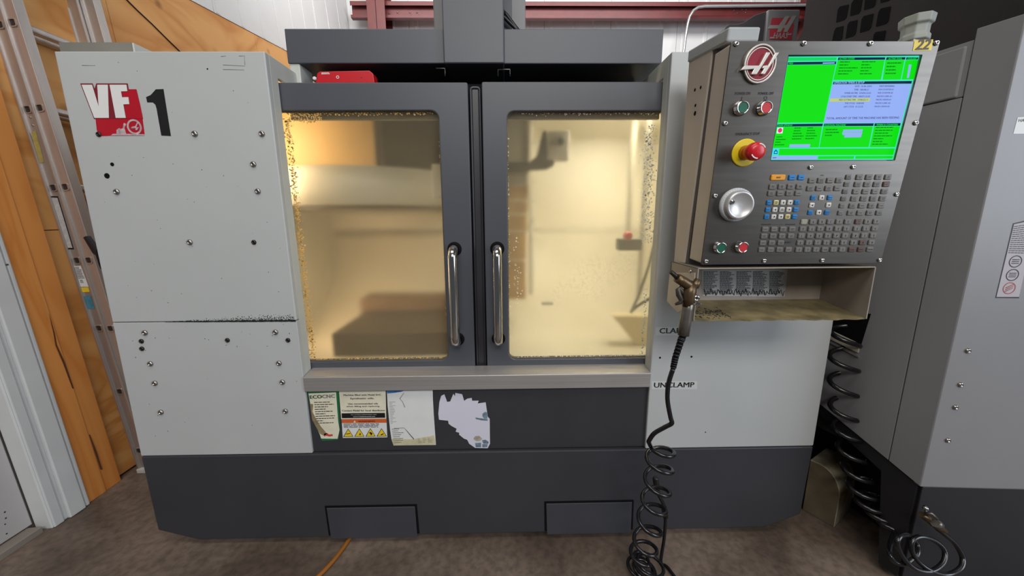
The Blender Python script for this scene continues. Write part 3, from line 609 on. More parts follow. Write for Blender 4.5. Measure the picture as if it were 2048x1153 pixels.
decal('picture_scrap', [(1782, 690), (1800, 665), (1840, 660), (1870, 690), (1850, 712), (1810, 715)], mat('print_beige', (176, 168, 150), .6, var=.2, scale=90), s5, FP0, .0008, zs)
# ================================================================== control pendant
cp = thing('control_pendant', 'stainless control panel with green screen and rows of keys on the right cabinet', 'control panel', (.8, -.15, 1.1))
FP = Fr((.587, -.27, 1.067), (1, 0, 0), (0, -.085, 1))
PW, PH = .459, .4955
zA = zoomed(1340, 0, 3.6036); zB = zoomed(1340, 300, 3.938); zK = zoomed(1500, 340, 6.407); zS = zoomed(1540, 90, 4.803); zE = zoomed(1400, 80, 4.27)
# screen opening
so = [FP.uv(*q) for q in ((1577, 110), (1842, 109), (1793, 321), (1541, 322))]
sa0, sa1 = (so[0][0]+so[3][0])/2, (so[1][0]+so[2][0])/2; sb1, sb0 = (so[0][1]+so[1][1])/2, (so[2][1]+so[3][1])/2
fp = MB().ring(FP, rrect(-.002, PW, 0, PH, .004), rrect(sa0, sa1, sb0, sb1, .0015), -.004, 0).build('faceplate', plate, cp, bevel=.0008)
MB().ring(FP, rrect(.001, PW-.003, .002, PH-.003, .004), rrect(sa0-.004, sa1+.004, sb0-.004, sb1+.004, .002), -.066, -.0042).box(FP, .002, PW-.004, .003, PH-.004, -.07, -.03).build('front_shell', pend, cp, bevel=.001)
# rear housing: stands vertical, deeper, with a shadow gap behind the front shell
FSD = Fr((.587, 0, 0), (0, 1, 0), (0, 0, 1))
def sideY(px, py): p = at(px, py, 'x', .587); return (p.y, p.z)
g0, g1_ = sideY(1428, 97), sideY(1373, 518)
rear = [(g0[0]+.006, 1.585), (-.113, 1.60), (-.113, 1.055), (g1_[0]+.012, 1.06)]
MB().prism(FSD, rear, 0, PW-.004).build('rear_housing', pend, cp, bevel=.002)
MB().prism(FSD, [(y-.012, z-.004) for y, z in rear], .004, PW-.01).build('housing_gap', mat('gap_dark', (92, 86, 82), .6, var=.1), cp)
t0, t1 = sideY(1376, 104), sideY(1461, 53)
tb0, tb1 = sideY(1376, 122), sideY(1460, 82)
MB().prism(FSD, [(t1[0]+.004, 1.566), t1, (-.110, t0[1]), (-.110, 1.594)], -.003, .068).build('hinge_cap', mat('cap_grey', (168, 172, 172), .45, var=.04), cp, bevel=.004)
for px, py in ((1390, 180), (1401.5, 175), (1391, 211), (1390, 227)):
    p = at(px, py, 'x', .587); FH = Fr((.587, p.y, p.z), (0, -1, 0), (0, 0, 1)); s = .0058 if py == 227 else .004
    MB().lathe(FH, 0, 0, [(s, 0), (s*.9, .0008)], 12).build('housing_hole', black, cp)
MB().wbox(.70, .90, -.115, -.0, 1.20, 1.50).build('mounting_arm', pend, cp, bevel=.004)
# grey cap fitting on top
ft = at(1828, 75, 'y', -.20); r = .030
MB().lathe(Fr((ft.x, -.20, ft.z-.012), (1, 0, 0), (0, 1, 0)), 0, 0, [(r*.98, 0), (r*.98, .012), (r*.86, .015), (r*.88, .034), (r*1.06, .037), (r*1.12, .056), (r*.95, .056)], 8, sm=False).build('cable_fitting', mat('fitting_grey', (150, 154, 146), .5, var=.05), cp, bevel=.003)
MB().wbox(ft.x-.02, ft.x+.02, -.22, -.18, 1.55, ft.z-.01).build('fitting_base', pend, cp)
MB().wbox(.64, PW+.57, -.24, -.115, 1.56, 1.588).build('top_cover', pend, cp, bevel=.003)
# ------------------------------------------------------------------ screen
FSC = FP.sh(-.010)
sc = MB().box(FSC, sa0-.003, sa1+.003, sb0-.003, sb1+.003, -.006, 0).build('screen', mat('screen_bezel', (12, 28, 52), .3, var=.02), cp)
G = mat('screen_green', (2, 226, 6), emit=1.0); LB = mat('screen_blue', (150, 176, 246), emit=1.0); NV = mat('screen_navy', (2, 40, 66), emit=1.0); CY = mat('screen_cyan', (74, 226, 190), emit=1.0)
DG = mat('screen_darkgreen', (4, 130, 26), emit=1.0); YL = mat('screen_yellow', (190, 206, 120), emit=1.0); PR = mat('screen_print', (70, 84, 140), emit=1.0); PK = mat('screen_red', (224, 52, 110), emit=1.0); WH = mat('screen_white', (232, 240, 255), emit=1.0)
def spoly(name, pts, m, n): return MB().prism(FSC, pp(FSC, pts, zS, 0), n, n+.0002).build(name, m, sc)
spoly('screen_page', [(178, 112), (1432, 104), (1186, 1104), (8, 1106)], CY, .0002)
panes = [('screen_pane', [(176, 122), (640, 120), (634, 150), (170, 155)], mat('screen_teal', (12, 214, 96), emit=1.0)), ('screen_pane', [(165, 195), (630, 190), (512, 745), (70, 748)], G),
         ('screen_pane', [(648, 150), (1098, 147), (1062, 335), (606, 338)], G), ('screen_pane', [(1106, 147), (1290, 145), (1252, 333), (1080, 335)], G), ('screen_pane', [(1300, 147), (1420, 145), (1378, 330), (1262, 333)], G),
         ('screen_pane', [(62, 788), (498, 785), (466, 985), (24, 990)], G), ('screen_pane', [(510, 785), (985, 783), (945, 982), (472, 985)], G), ('screen_pane', [(997, 783), (1248, 780), (1200, 982), (955, 983)], G),
         ('screen_pane', [(88, 998), (1196, 995), (1182, 1058), (80, 1060)], G), ('screen_pane', [(462, 1070), (808, 1068), (800, 1094), (456, 1097)], G), ('screen_pane', [(822, 1068), (1180, 1066), (1172, 1092), (815, 1094)], G),
         ('screen_pane', [(602, 380), (1356, 375), (1256, 750), (512, 752)], LB), ('screen_pane', [(20, 1068), (452, 1066), (446, 1098), (12, 1100)], LB), ('screen_pane', [(24, 1000), (84, 1000), (78, 1052), (18, 1054)], mat('screen_sky', (60, 220, 250), emit=1.0))]
for n, p, m in panes: spoly(n, p, m, .0005)
for p in ([(172, 166), (634, 160), (630, 186), (166, 192)], [(654, 122), (1104, 120), (1100, 143), (648, 147)], [(1118, 120), (1298, 119), (1292, 142), (1110, 145)], [(1308, 120), (1420, 120), (1416, 141), (1302, 143)], [(608, 354), (1360, 347), (1354, 373), (600, 379)], [(70, 762), (506, 757), (500, 782), (62, 786)], [(518, 757), (994, 754), (988, 779), (512, 782)], [(1004, 754), (1252, 752), (1246, 777), (998, 780)]):
    spoly('title_bar', p, NV, .0007)
def stext(s, p0, p1, h, m=G): textpx(s, 'lettering', FSC, p0, p1, h, .0011, m, sc, zS, bold=.03)
for s, p0, p1 in (('MDI', (180, 186), (218, 185)), ('ACTIVE CODES', (664, 142), (810, 140)), ('ACTIVE TOOL', (1136, 141), (1268, 139)), ('COOLANT', (1318, 140), (1408, 138)), ('MAIN SPINDLE', (74, 781), (212, 779)), ('POSITION: MACHINE', (524, 779), (724, 777)), ('TIMERS & COUNTERS', (1020, 776), (1226, 774))): stext(s, p0, p1, .0036)
stext('OPERATION TIMERS & SETUP', (614, 374), (904, 371), .0044, LB)
stext('TOTAL AMOUNT OF TIME THE MACHINE HAS BEEN FEEDING', (540, 716), (1238, 708), .0045, PR)
hl = spoly('highlight_row', [(575, 516), (958, 512), (950, 544), (568, 546)], YL, .0008)
for i, (s, v) in enumerate((('DATE:', '10-06-2024'), ('TIME:', '08:08:21'), ('POWER ON TIME:', '57694:15:01'), ('CYCLE START TIME:', '18957:12:33'), ('FEED CUTTING TIME:', '7398:22:11'), ('THIS CYCLE:', '0:00:00'), ('LAST CYCLE:', '0:12:25'))):
    y = 405+32.6*i; dx = -9*i
    w = len(s)*9; stext(s, (860+dx-w, y), (860+dx, y-.5), .0033, PR); stext(v, (875+dx, y), (875+dx+len(v)*10, y-.5), .0033, PR)
for i, s in enumerate(('PARTS REMAINING:', 'M30 COUNTER #1:', 'M30 COUNTER #2:', 'MACRO LABEL #1:', 'MACRO ASSIGN #1:', 'MACRO LABEL #2:', 'MACRO ASSIGN #2:')):
    y = 404+32.6*i; stext(s, (1050-8*i, y), (1050-8*i+146, y-1), .0033, PR)
for p, q, r_, c_, k in (([(665, 160), (1085, 157), (1060, 300), (640, 303)], 5, 1, 2, 1), ([(1120, 170), (1280, 168), (1255, 300), (1095, 302)], 4, 1, 1, 2), ([(230, 795), (480, 792), (455, 920), (200, 925)], 5, 1, 2, 3), ([(60, 880), (170, 878), (150, 980), (36, 982)], 4, 1, 1, 4), ([(530, 810), (690, 808), (670, 890), (520, 892)], 3, 1, 1, 5), ([(1010, 790), (1230, 788), (1190, 975), (970, 977)], 7, 1, 1, 6)):
    mb = MB(); lines(FSC, pp(FSC, p, zS), q, .0011, mb, fill=(.4, .9), thick=.35, cols=c_, seed=k); mb.build('fine_print', DG, sc, stuff=True)
for p in ([(702, 815), (888, 812), (880, 836), (696, 838)], [(690, 842), (884, 840), (876, 864), (694, 866)], [(714, 868), (876, 866), (868, 888), (710, 890)], [(186, 956), (384, 954), (378, 982), (182, 984)], [(505, 170), (618, 168), (616, 180), (502, 182)]): spoly('value_field', p, LB, .0009)
spoly('coolant_gauge', [(1330, 190), (1354, 190), (1330, 318), (1310, 318)], LB, .0009)
spoly('status_icon', [(68, 796), (124, 794), (116, 850), (60, 852)], WH, .0009)
a, b = FSC.uv(*zS(93, 822)); MB().lathe(FSC, a, b, [(.0052, .0011), (.0052, .0013)], 8).build('stop_symbol', PK, sc)
pk = spoly('padlock_symbol', [(38, 1018), (70, 1018), (68, 1048), (34, 1048)], NV, .0008)
spoly('padlock_symbol', [(43, 1024), (64, 1024), (62, 1042), (40, 1042)], mat('screen_sky', (60, 220, 250), emit=1), .0011); spoly('padlock_symbol', [(46, 1018), (52, 1006), (58, 1006), (63, 1018), (59, 1018), (55, 1010), (52, 1018)], NV, .0008)
spoly('fine_print', [(24, 1082), (58, 1081), (56, 1088), (22, 1089)], PR, .0009)
# ------------------------------------------------------------------ emblem
a, b = FP.uv(1517.5, 129); hw, hh = .0355, .0415
el = lambda k: [(a+hw*k*math.cos(6.2832*i/32), b+hw*k*1.10*math.sin(6.2832*i/32)) for i in range(32)]
em = MB().ring(FP, el(1), el(.90), .0, .006).build('emblem', silver, cp, bevel=.001, label='round red emblem with silver letter H')
MB().prism(FP, el(.9), .0, .003).build('emblem_field', mat('emblem_red', (142, 22, 42), .3, var=.05), em)
MB().ring(FP, el(.84), el(.79), .003, .0045).build('emblem_ring', silver, em)
MB().prism(FP, pp(FP, [(328, 268), (362, 228), (487, 228), (545, 116), (582, 116), (462, 305), (417, 303), (440, 258)], zE), .003, .009).build('emblem_bar', silver, em, bevel=.001)
MB().prism(FP, pp(FP, [(620, 120), (654, 116), (530, 303), (498, 300), (524, 256), (508, 250), (520, 230), (548, 226), (560, 228)], zE), .003, .009).build('emblem_bar', silver, em, bevel=.001)
# ------------------------------------------------------------------ push buttons, emergency stop, hand wheel
def button(px, py, r, col, name, label):
    a, b = FP.uv(px, py)
    o = MB().lathe(FP, a, b, [(r*1.12, 0), (r*1.12, .003), (r, .004), (r, .011), (r*.82, .0125), (r*.8, .008)], 24).build('push_button', chrome, cp, label=label)
    MB().lathe(FP, a, b, [(r*.8, .006), (r*.8, .010), (r*.72, .011)], 24).build('button_cap', mat(name, col, .35, var=.04), o)
button(1480, 217, .0145, (22, 92, 70), 'button_green', 'green button, upper left'); button(1526.5, 217, .0145, (196, 44, 52), 'button_red', 'red button, upper right')
button(1438, 495, .0140, (12, 78, 52), 'button_green', 'green button, lower left'); button(1481.5, 494, .0140, (196, 44, 52), 'button_red', 'red button, lower right')
def ptext(s, p0, p1, h, bold=.01): textpx(s, 'lettering', FP, p0, p1, h, .0004, ink if bold else mat('worn_ink', (84, 81, 78), .6), fp, bold=bold*4, shear=.0)
ptext('POWER ON', (1470, 190), (1500, 189.5), .0055); ptext('POWER OFF', (1516, 190), (1547, 189.5), .0055)
ptext('I', (1482, 201), (1483.5, 201), .007); ptext('O', (1527, 200), (1534, 200), .0075)
ptext('EMERGENCY STOP', (1471, 271), (1519, 270), .0055); ptext('HANDLE', (1464, 365), (1497, 364), .006, .0)
ptext('CYCLE START', (1427, 473), (1459, 472.5), .0050, .0); ptext('FEED HOLD', (1473, 472), (1499, 471.5), .0050, .0)
a, b = FP.uv(1489, 306)
es = MB().lathe(FP, a, b, [(.031, 0), (.031, .002), (.029, .003)], 32).build('emergency_stop', mat('estop_yellow', (222, 196, 22), .4, var=.04), cp, label='red mushroom emergency stop on yellow disc')
MB().lathe(FP, a, b, [(.0165, .002), (.0155, .018)], 24).build('stop_stem', mat('stem_amber', (176, 110, 20), .45), es)
a2, b2 = a, b
MB().lathe(FP, a2, b2, [(.0155, .012), (.0165, .020), (.0175, .026), (.0195, .032), (.0198, .042), (.0175, .048), (.011, .0505), (.003, .051)], 32).build('stop_knob', mat('estop_red', (206, 26, 38), .3, var=.04), es)
for w0 in (60, 240):
    o_, i_ = [], []
    for k in range(9):
        w = math.radians(w0+k*8-32); o_.append((a2+.0165*math.cos(w), b2+.0165*math.sin(w))); i_.append((a2+.0140*math.cos(w), b2+.0140*math.sin(w)))
    MB().prism(FP, o_+i_[::-1], .0484, .0502).build('turn_arrow', white_ink, es)
a, b = FP.uv(1470, 410); sil = mat('handwheel_silver', (196, 194, 192), .35, .5, var=.04)
hwl = MB().lathe(FP, a, b, [(.040, 0), (.040, .004), (.0385, .010), (.036, .012), (.0345, .010)], 48).build('jog_handwheel', mat('handwheel_white', (206, 208, 210), .4, var=.03), cp, label='silver jog handwheel')
MB().lathe(FP, a, b, [(.0335, .008), (.0335, .020), (.0315, .0235), (.027, .0235), (.0262, .0225), (.002, .0225)], 48).build('wheel_dial', sil, hwl)
a2, b2 = FP.uv(1464, 404, .023)
MB().lathe(FP, a2, b2, [(.0062, .0225), (.0055, .0265), (.003, .0285)], 16).build('wheel_knob', chrome, hwl)
mb = MB()
for k in range(40):
    w = 6.2832*k/40; mb.box(Fr(FP.p(a+.0373*math.cos(w), b+.0373*math.sin(w), .0108), FP.u*math.cos(w)+FP.v*math.sin(w), -FP.u*math.sin(w)+FP.v*math.cos(w)), -.0009, .0009, -.0002, .0002, 0, .0006)
mb.build('dial_tick', ink, hwl, stuff=True)
# ------------------------------------------------------------------ face plate screws
psc = MB().lathe(Fr((0, 0, 0), (1, 0, 0), (0, 1, 0)), 0, 0, [(.0058, 0), (.0056, .002), (.0042, .0038), (.0022, .004), (.002, .002)], 12).mesh('faceplate_screw', chrome)
for q in ((1472, 88), (1607, 87), (1740, 87), (1872, 86), (1450, 247), (1831, 246), (1430, 392), (1793, 389), (1412, 523), (1528, 522), (1644, 521), (1759, 520.5), (1621, 335), (1706, 334)):
    a, b = FP.uv(*q); inst('faceplate_screw', psc, FP.m(a, b, 0), cp)
y22 = MB().prism(FP, pp(FP, [(1828.5, 81), (1866, 79), (1862, 101.5), (1825, 102)]), .0002, .0006).build('number_label', mat('label_yellow', (226, 200, 40), .45, var=.04), cp, label='yellow label reading 22')
textpx('22', 'lettering', FP, (1830, 99.5), (1858, 98.5), .0195, .0010, mat('label_brown', (70, 50, 10), .5), y22, bold=.05, shear=.25)
# ------------------------------------------------------------------ keyboard
def keymesh(name, w, h, m):
    k = MB(); q = rrect(-w/2, w/2, -h/2, h/2, .0022, 2); i_ = rrect(-w/2+.0016, w/2-.0016, -h/2+.0016, h/2-.0016, .0018, 2); b = 0; n = len(q)
    k.v = [(x, y, 0) for x, y in q]+[(x, y, .0016) for x, y in q]+[(x, y, .003) for x, y in i_]
    for r_ in (0, 1):
        for j in range(n): e = (j+1) % n; k.face((r_*n+j, r_*n+e, (r_+1)*n+e, (r_+1)*n+j))
    k.face(range(2*n, 3*n)); return k.mesh(name, m)
kg = mat('key_grey', (112, 109, 104), .42, var=.06); kb = mat('key_blue', (28, 122, 188), .4, var=.05); ko = mat('key_orange', (224, 152, 18), .4, var=.05); kw = mat('key_white', (210, 207, 200), .42, var=.04); ky = mat('key_yellow', (214, 204, 140), .42, var=.04); kr = mat('key_brown', (92, 70, 62), .45, var=.1); kl = mat('key_pale', (150, 150, 132), .45, var=.08)
gw = .0158; gh = .0128; sw = .0118
KM = {c: keymesh('key', gw, gh, m) for c, m in (('g', kg), ('b', kb), ('r', kr), ('l', kl))}
KM.update({'o': keymesh('key', .0345, .0135, ko), 'B': keymesh('key', sw, gh-.001, kb), 'W': keymesh('key', sw, gh-.001, kw), 'Y': keymesh('key', sw, gh-.001, ky), 'n': keymesh('key', .0130, gh-.001, kg)})
legend = mat('key_legend', (38, 36, 34), .6, var=.05)
FK = FP.sh(0)
mk = {}
def key(q, c, txt=None):
    a, b = FP.uv(*zK(*q)); o = inst('key', KM[c], FP.m(a, b, 0), cp, {'o': 'wide orange key', 'b': 'blue key', 'B': 'small blue key', 'W': 'white arrow key', 'Y': 'yellowed key', 'r': 'key worn brown', 'l': 'pale key'}.get(c))
    if txt in ('<', '>', '^', 'v', 'nw', 'ne', 'sw', 'se'):
        w = {'>': 0, '^': 1.571, '<': 3.1416, 'v': -1.571, 'ne': .785, 'nw': 2.356, 'sw': -2.356, 'se': -.785}[txt]; r_ = .0030
        MB().prism(FP, [(a+r_*math.cos(w+t), b+r_*math.sin(w+t)) for t in (0, 2.2, -2.2)], .0030, .0034).build('key_legend', legend, o)
    elif txt and txt != '-':
        w = min(.0026*len(txt), .0105); text(txt, 'key_legend', FP, a-w/2, b-.0026 if len(txt) < 3 else b-.0016, w, .0052 if len(txt) < 3 else .0032, .0033, legend, o, bold=.04)
    elif txt == '-':
        mb = MB(); rn = random.Random(int(q[0]*7+q[1]))
        for yy in ((-.0026, -.0008), (.0006, .0024)) if rn.random() < .7 else ((-.001, .001),):
            e = rn.uniform(.003, .0045); mb.box(FP, a-e, a+e*rn.uniform(.6, 1), b+yy[0], b+yy[1], .0031, .0034)
        mb.build('key_legend', mat('key_legend_faint', (70, 67, 64), .6) if c != 'b' and c != 'B' else mat('key_legend_blue', (14, 66, 110), .6), o)
def block(c00, c10, c01, nx, ny, fn):     # first, end of first row, start of last row
    for r_ in range(ny):
        for c_ in range(nx):
            s = c_/max(nx-1, 1); t = r_/max(ny-1, 1)
            x = fn(r_, c_)
            if x: key((c00[0]+(c10[0]-c00[0])*s+(c01[0]-c00[0])*t, c00[1]+(c10[1]-c00[1])*s+(c01[1]-c00[1])*t), *x)
key((355, 98), 'o', 'RESET'); key((534, 98), 'b', '-'); key((652, 97), 'b', '-')
block((283, 217), (630, 215), (266, 302), 4, 2, lambda r_, c_: ('g', 'F%d' % (c_+1)) if r_ == 0 else ('g', '-'))
block((787, 137), (1135, 135), (765, 238), 4, 2, lambda r_, c_: ('g', '-'))
J = [['-', '-', '^', 'ne', '-'], ['-', '<', '-', '>', '-'], ['-', 'sw', 'v', '-', '-']]
block((240, 420), (598, 418), (209, 602), 5, 3, lambda r_, c_: ('B' if c_ in (0, 4) else 'Y' if (r_, c_) in ((0, 1), (2, 3)) else 'W', J[r_][c_]))
E_ = [[('B', '-'), ('W', '^'), ('B', '-')], [('W', '<'), None, ('W', '>')], [('B', '-'), ('W', 'v'), ('B', '-')]]
block((806, 358), (1020, 356), (769, 548), 3, 3, lambda r_, c_: E_[r_][c_])
block((1257, 93), (1257, 93), (1155, 552), 1, 6, lambda r_, c_: ('n', '-'))
block((1397, 94), (1762, 93), (1284, 552), 4, 6, lambda r_, c_: ('r' if (r_, c_) == (1, 3) else 'g', '-'))
AL = ['', 'A', 'B', 'C', 'D', 'E', 'F', 'G', 'H', 'I', 'J', 'K', 'L', 'M', 'N', 'O', 'P', 'Q', 'R', 'S', 'T', 'U', 'V', 'W', 'X', 'Y', 'Z', 'EOB', '(', ')']
block((688, 667), (1245, 664), (618, 1024), 6, 5, lambda r_, c_: ('l' if r_+c_ == 0 else 'g', AL[r_*6+c_]))
NU = ['7', '8', '9', '4', '5', '6', '1', '2', '3', '–', '0', '.', 'CANCEL', 'SPACE', 'ENTER']
block((1380, 664), (1612, 662), (1297, 1022), 3, 5, lambda r_, c_: ('r' if (r_, c_) in ((0, 0), (3, 1), (4, 0), (4, 1)) else 'g', NU[r_*3+c_]))
block((190, 762), (533, 760), (145, 1024), 4, 5 if False else 4, lambda r_, c_: None if (r_, c_) == (2, 3) else ('g', '-'))
for i, (x0, x1, m) in enumerate(((145, 270, ink), (285, 430, mat('bar_grey', (66, 63, 62), .6)), (452, 580, ink))):
    MB().prism(FP, pp(FP, [(x0, 694), (x1, 693), (x1-3, 706), (x0-3, 707)], zK), .0002, .0005).build('heading_bar', m, fp)
textpx('SHIFT', 'lettering', FP, (442, 942), (530, 940), .004, .0005, ink, fp, zK)
textpx('MDI', 'lettering', FP, (902, 80), (944, 79), .003, .0005, ink, fp, zK)
# ------------------------------------------------------------------ open tray under the panel
TX0, TX1 = .578, 1.037
FT = Fr((0, 0, 0), (0, 1, 0), (0, 0, 1))
traym = mat('tray_paint', (152, 142, 130), .5, var=.08, scale=14)
MB().prism(FT.sh(TX1), [(-.27, .920), (-.27, 1.0585), (-.115, 1.0585), (-.115, .94)], -.003, 0).build('tray_side', traym, cp, bevel=.001)
MB().prism(FT.sh(TX0), [(-.27, .920), (-.27, 1.0585), (-.115, 1.0585), (-.115, .94)], 0, .003).build('tray_side', traym, cp, bevel=.001)
MB().wbox(TX0, TX1, -.27, -.113, 1.0555, 1.0585).build('tray_top', traym, cp, bevel=.001)
MB().wbox(TX0, TX1, -.12, -.115, .938, 1.0585).build('tray_back', traym, cp)
# greasy floor with a ragged front lip
fl = MB(); n = 40
pts = []
for i in range(n+1):
    pts.append((TX0+(TX1-TX0)*i/n, -.271+.0022*math.sin(i*1.3)+.0015*math.sin(i*.37)))
fl.prism(Fr((0, 0, .918), (1, 0, 0), (0, 1, .13)), pts+[(TX1, -.116), (TX0, -.116)], 0, .0035)
tf = fl.build('tray_floor', mat('tray_grease', (136, 122, 86), .55, var=.28, scale=22, bump=.5, bscale=60), cp)
tf.data.transform(Matrix.Translation((0, 0, .13*.27)))
FTB = F0.sh(.12)
tl = MB().prism(FTB, pp(FTB, [(1404, 541), (1575, 539), (1569, 594), (1405, 592)]), .0003, .0008).build('code_label', mat('label_silver', (182, 182, 180), .45, .1, var=.1, scale=20), cp, label='silver label of code lists')
mb = MB()
for i in range(5): x = 1406+33*i; lines(FTB, pp(FTB, [(x, 543), (x+31, 542.5), (x+29, 590), (x-.5, 590)]), 22, .0012, mb, fill=(.55, 1), thick=.6, seed=i)
mb.build('fine_print', mat('code_ink', (34, 34, 38), .6), tl, stuff=True)
MB().tube([FTB.p(*FTB.uv(x, 585+5*math.sin(x*.9)+3*math.sin(x*.37), .0016), .0016) for x in range(1408, 1572, 2)], .0009, 4).build('coolant_crust', grime, cp, stuff=True)
rn = random.Random(11); mb = MB(); FTF = Fr((0, -.27, .9218+.0), (1, 0, 0), (0, 1, .13))
for i in range(160):
    a, b, r_ = rn.uniform(TX0+.01, TX0+.11), abs(rn.gauss(.05, .02)), rn.uniform(.001, .003); mb.lathe(FTF, a, b, [(r_, -.001), (r_*.6, .001)], 5)
mb.build('metal_chips', grime, cp, stuff=True)
a, b = FTB.uv(1697, 538, -.0); MB().lathe(Fr((.99, -.2, 1.0555), (1, 0, 0), (0, -1, 0)), 0, 0, [(.006, 0), (.006, .004), (.003, .006)], 12).build('tray_bolt', chrome, cp)
# hook plate for the air gun
hp = MB().prism(FSD.sh(-.0085), [sideY(*q) for q in ((1347, 546), (1398, 546), (1396, 600), (1364, 626), (1341, 603))], -.003, .0).build('gun_bracket', pend, cp, bevel=.0008)
for q in ((1390, 543), (1386, 566)):
    p = sideY(*q); MB().lathe(Fr((.576, p[0], p[1]), (0, -1, 0), (0, 0, 1)), 0, 0, [(.005, 0), (.005, .002), (.0035, .004)], 12).build('bracket_screw', chrome, hp)
# ================================================================== air gun and its coil hose
GY = -.285
ag = thing('air_gun', 'worn metal air blow gun hung on the side of the control panel', 'air gun', tuple(at(1385, 600, 'y', GY)))
gunm = mat('gun_worn_metal', (112, 92, 68), .38, .75, var=.25, scale=40); gung = mat('gun_grey', (128, 122, 114), .35, .7, var=.15, scale=30)
zg = zoomed(1330, 520, 6.4)
P = lambda x, y, d=0: at(*zg(x, y), 'y', GY+d)
MB().tube([P(345, 330), P(290, 320), P(215, 270), P(150, 230)], [.012, .0135, .0125, .0115], 14).build('barrel', gunm, ag)
MB().tube([P(165, 240), P(120, 195), P(75, 155)], [.0065, .006, .0055], 10).build('nozzle', boltd, ag)
MB().tube([P(345, 300), P(310, 420), P(300, 500), P(285, 600)], [.013, .017, .016, .013], 14).build('gun_body', gunm, ag)
MB().tube([P(310, 500), P(285, 640), P(260, 790), P(235, 965)], [.0135, .014, .0145, .0145], 14).build('grip', gung, ag)
MB().tube([P(320, 345), P(340, 330), P(385, 330), P(430, 250)], [.008, .008, .011, .0085], 10).build('hanger_hook', gunm, ag)
MB().tube([P(260, 430), P(225, 420), P(180, 355), P(165, 380), P(175, 450), P(210, 510), P(190, 550), P(130, 572)], [.004, .0055, .005, .006, .007, .007, .0055, .003], 10).build('trigger', mat('trigger_grey', (88, 82, 76), .4, .6, var=.15), ag)
cpn = P(405, 495, -.012)
MB().lathe(Fr(cpn, (1, 0, 0), (0, 0, 1)), 0, 0, [(.0085, -.016), (.0085, .0), (.0065, .002), (.0035, .002), (.003, -.004)], 18).build('air_plug', chrome, ag)
MB().box(Fr(P(405, 565, -.008), (1, 0, 0), (0, 0, 1)), -.0085, .0085, -.0025, .002, -.01, .006).build('plug_latch', chrome, ag, bevel=.001)
ah = thing('coil_hose', 'black coiled air hose dangling from the blow gun down the cabinet front', 'hose', tuple(at(1300, 900, 'y', -.24)))
sr = [P(235, 965), P(205, 1030), at(1351, 715, 'y', GY+.005), at(1346, 738, 'y', GY+.01)]
MB().tube(sr, [.0085, .0080, .0075, .006], 10).build('strain_relief', black, ah)
mb = MB()
for i in range(12):
    t = .22+.066*i; s = t*(len(sr)-1); k = min(int(s), len(sr)-2); p = sr[k].lerp(sr[k+1], s-k); d = (sr[k+1]-sr[k]).normalized()
    mb.tube([p-d*.0018, p+d*.0018], .0098-.002*t, 10)
mb.build('strain_rib', rubber, ah, stuff=True)
def smooth(pts, sub=8):
    out = []; n = len(pts)
    for i in range(n-1):
        p0, p1, p2, p3 = pts[max(i-1, 0)], pts[i], pts[i+1], pts[min(i+2, n-1)]
        for k in range(sub):
            t = k/sub; out.append(.5*((2*p1)+(p2-p0)*t+(2*p0-5*p1+4*p2-p3)*t*t+(3*p1-p0-3*p2+p3)*t**3))
    out.append(pts[-1]); return out
def helix_path(cs, rad, turns, ph, ny=1.0, step=22):      # centres cs with vertical axis, elliptical turns
    c = smooth(cs, 12); n = int(turns*step); out = []
    for i in range(n+1):
        s = i/n*(len(c)-1); k = min(int(s), len(c)-2); p = c[k].lerp(c[k+1], s-k); w = ph+6.2832*turns*i/n
        r_ = rad(i/n) if callable(rad) else rad
        out.append(p+V((r_*math.cos(w), r_*ny*math.sin(w), 0)))
    return out
lead = [at(1346, 738, 'y', -.275), at(1337, 768, 'y', -.272), at(1335, 800, 'y', -.27), at(1341, 835, 'y', -.265), at(1343.5, 847, 'y', -.262), at(1330, 855, 'y', -.25), at(1308, 868, 'y', -.235)]
cs = [at(1321, 893, 'y', -.20), at(1319, 930, 'y', -.195), at(1313, 985, 'y', -.19), at(1303, 1030, 'y', -.18), at(1292, 1085, 'y', -.17), at(1284, 1112, 'y', -.17)]
hx = helix_path(cs, lambda t: .038 if t > .05 else .03+.16*t, 6.3, math.pi, 1.0)
MB().tube(smooth(lead+[at(1297, 884, 'y', -.215)], 6)+hx, .0063, 8).build('hose', hosem, ah)
# heap of turns on the floor at the bottom
rn = random.Random(2); base = hx[-1]
hz = [base]
cx_, cy_ = at(1290, 1138, 'z', .03).x, at(1290, 1138, 'z', .03).y
for i in range(90):
    w = 1.2+i*.42; r_ = .036+.012*math.sin(i*.17); hz.append(V((cx_+r_*math.cos(w)+.012*math.sin(i*.11), cy_+r_*.9*math.sin(w), max(.0065, .055-.0006*i+.012*math.sin(i*.42)))))
MB().tube(smooth(hz[:60], 3), .0056, 8).build('hose_heap', hosem, ah)
st_ = [at(1311, 958, 'y', -.12), at(1315, 985, 'y', -.115), at(1327, 1010, 'y', -.11), at(1331, 1035, 'y', -.11), at(1328, 1080, 'y', -.11), at(1322, 1125, 'y', -.11)]
st_ += [V((st_[-1].x+.012, st_[-1].y-.03, .0085)), V((st_[-1].x+.035, st_[-1].y-.12, .0075))]
h2 = tag(MB().tube(smooth(st_, 6), .0058, 8).build('hose_tail', hosem), 'straight black hose end with a coupling standing behind the hanging coil', 'hose')
MB().tube([st_[0]+V((0, 0, .006)), st_[0], st_[0].lerp(st_[1], .6), st_[1]], [.007, .0095, .0095, .0075], 10).build('coupling', boltd, h2)
MB().tube([st_[2].lerp(st_[3], .2), st_[3]], [.009, .009], 10).build('ferrule', boltd, h2)
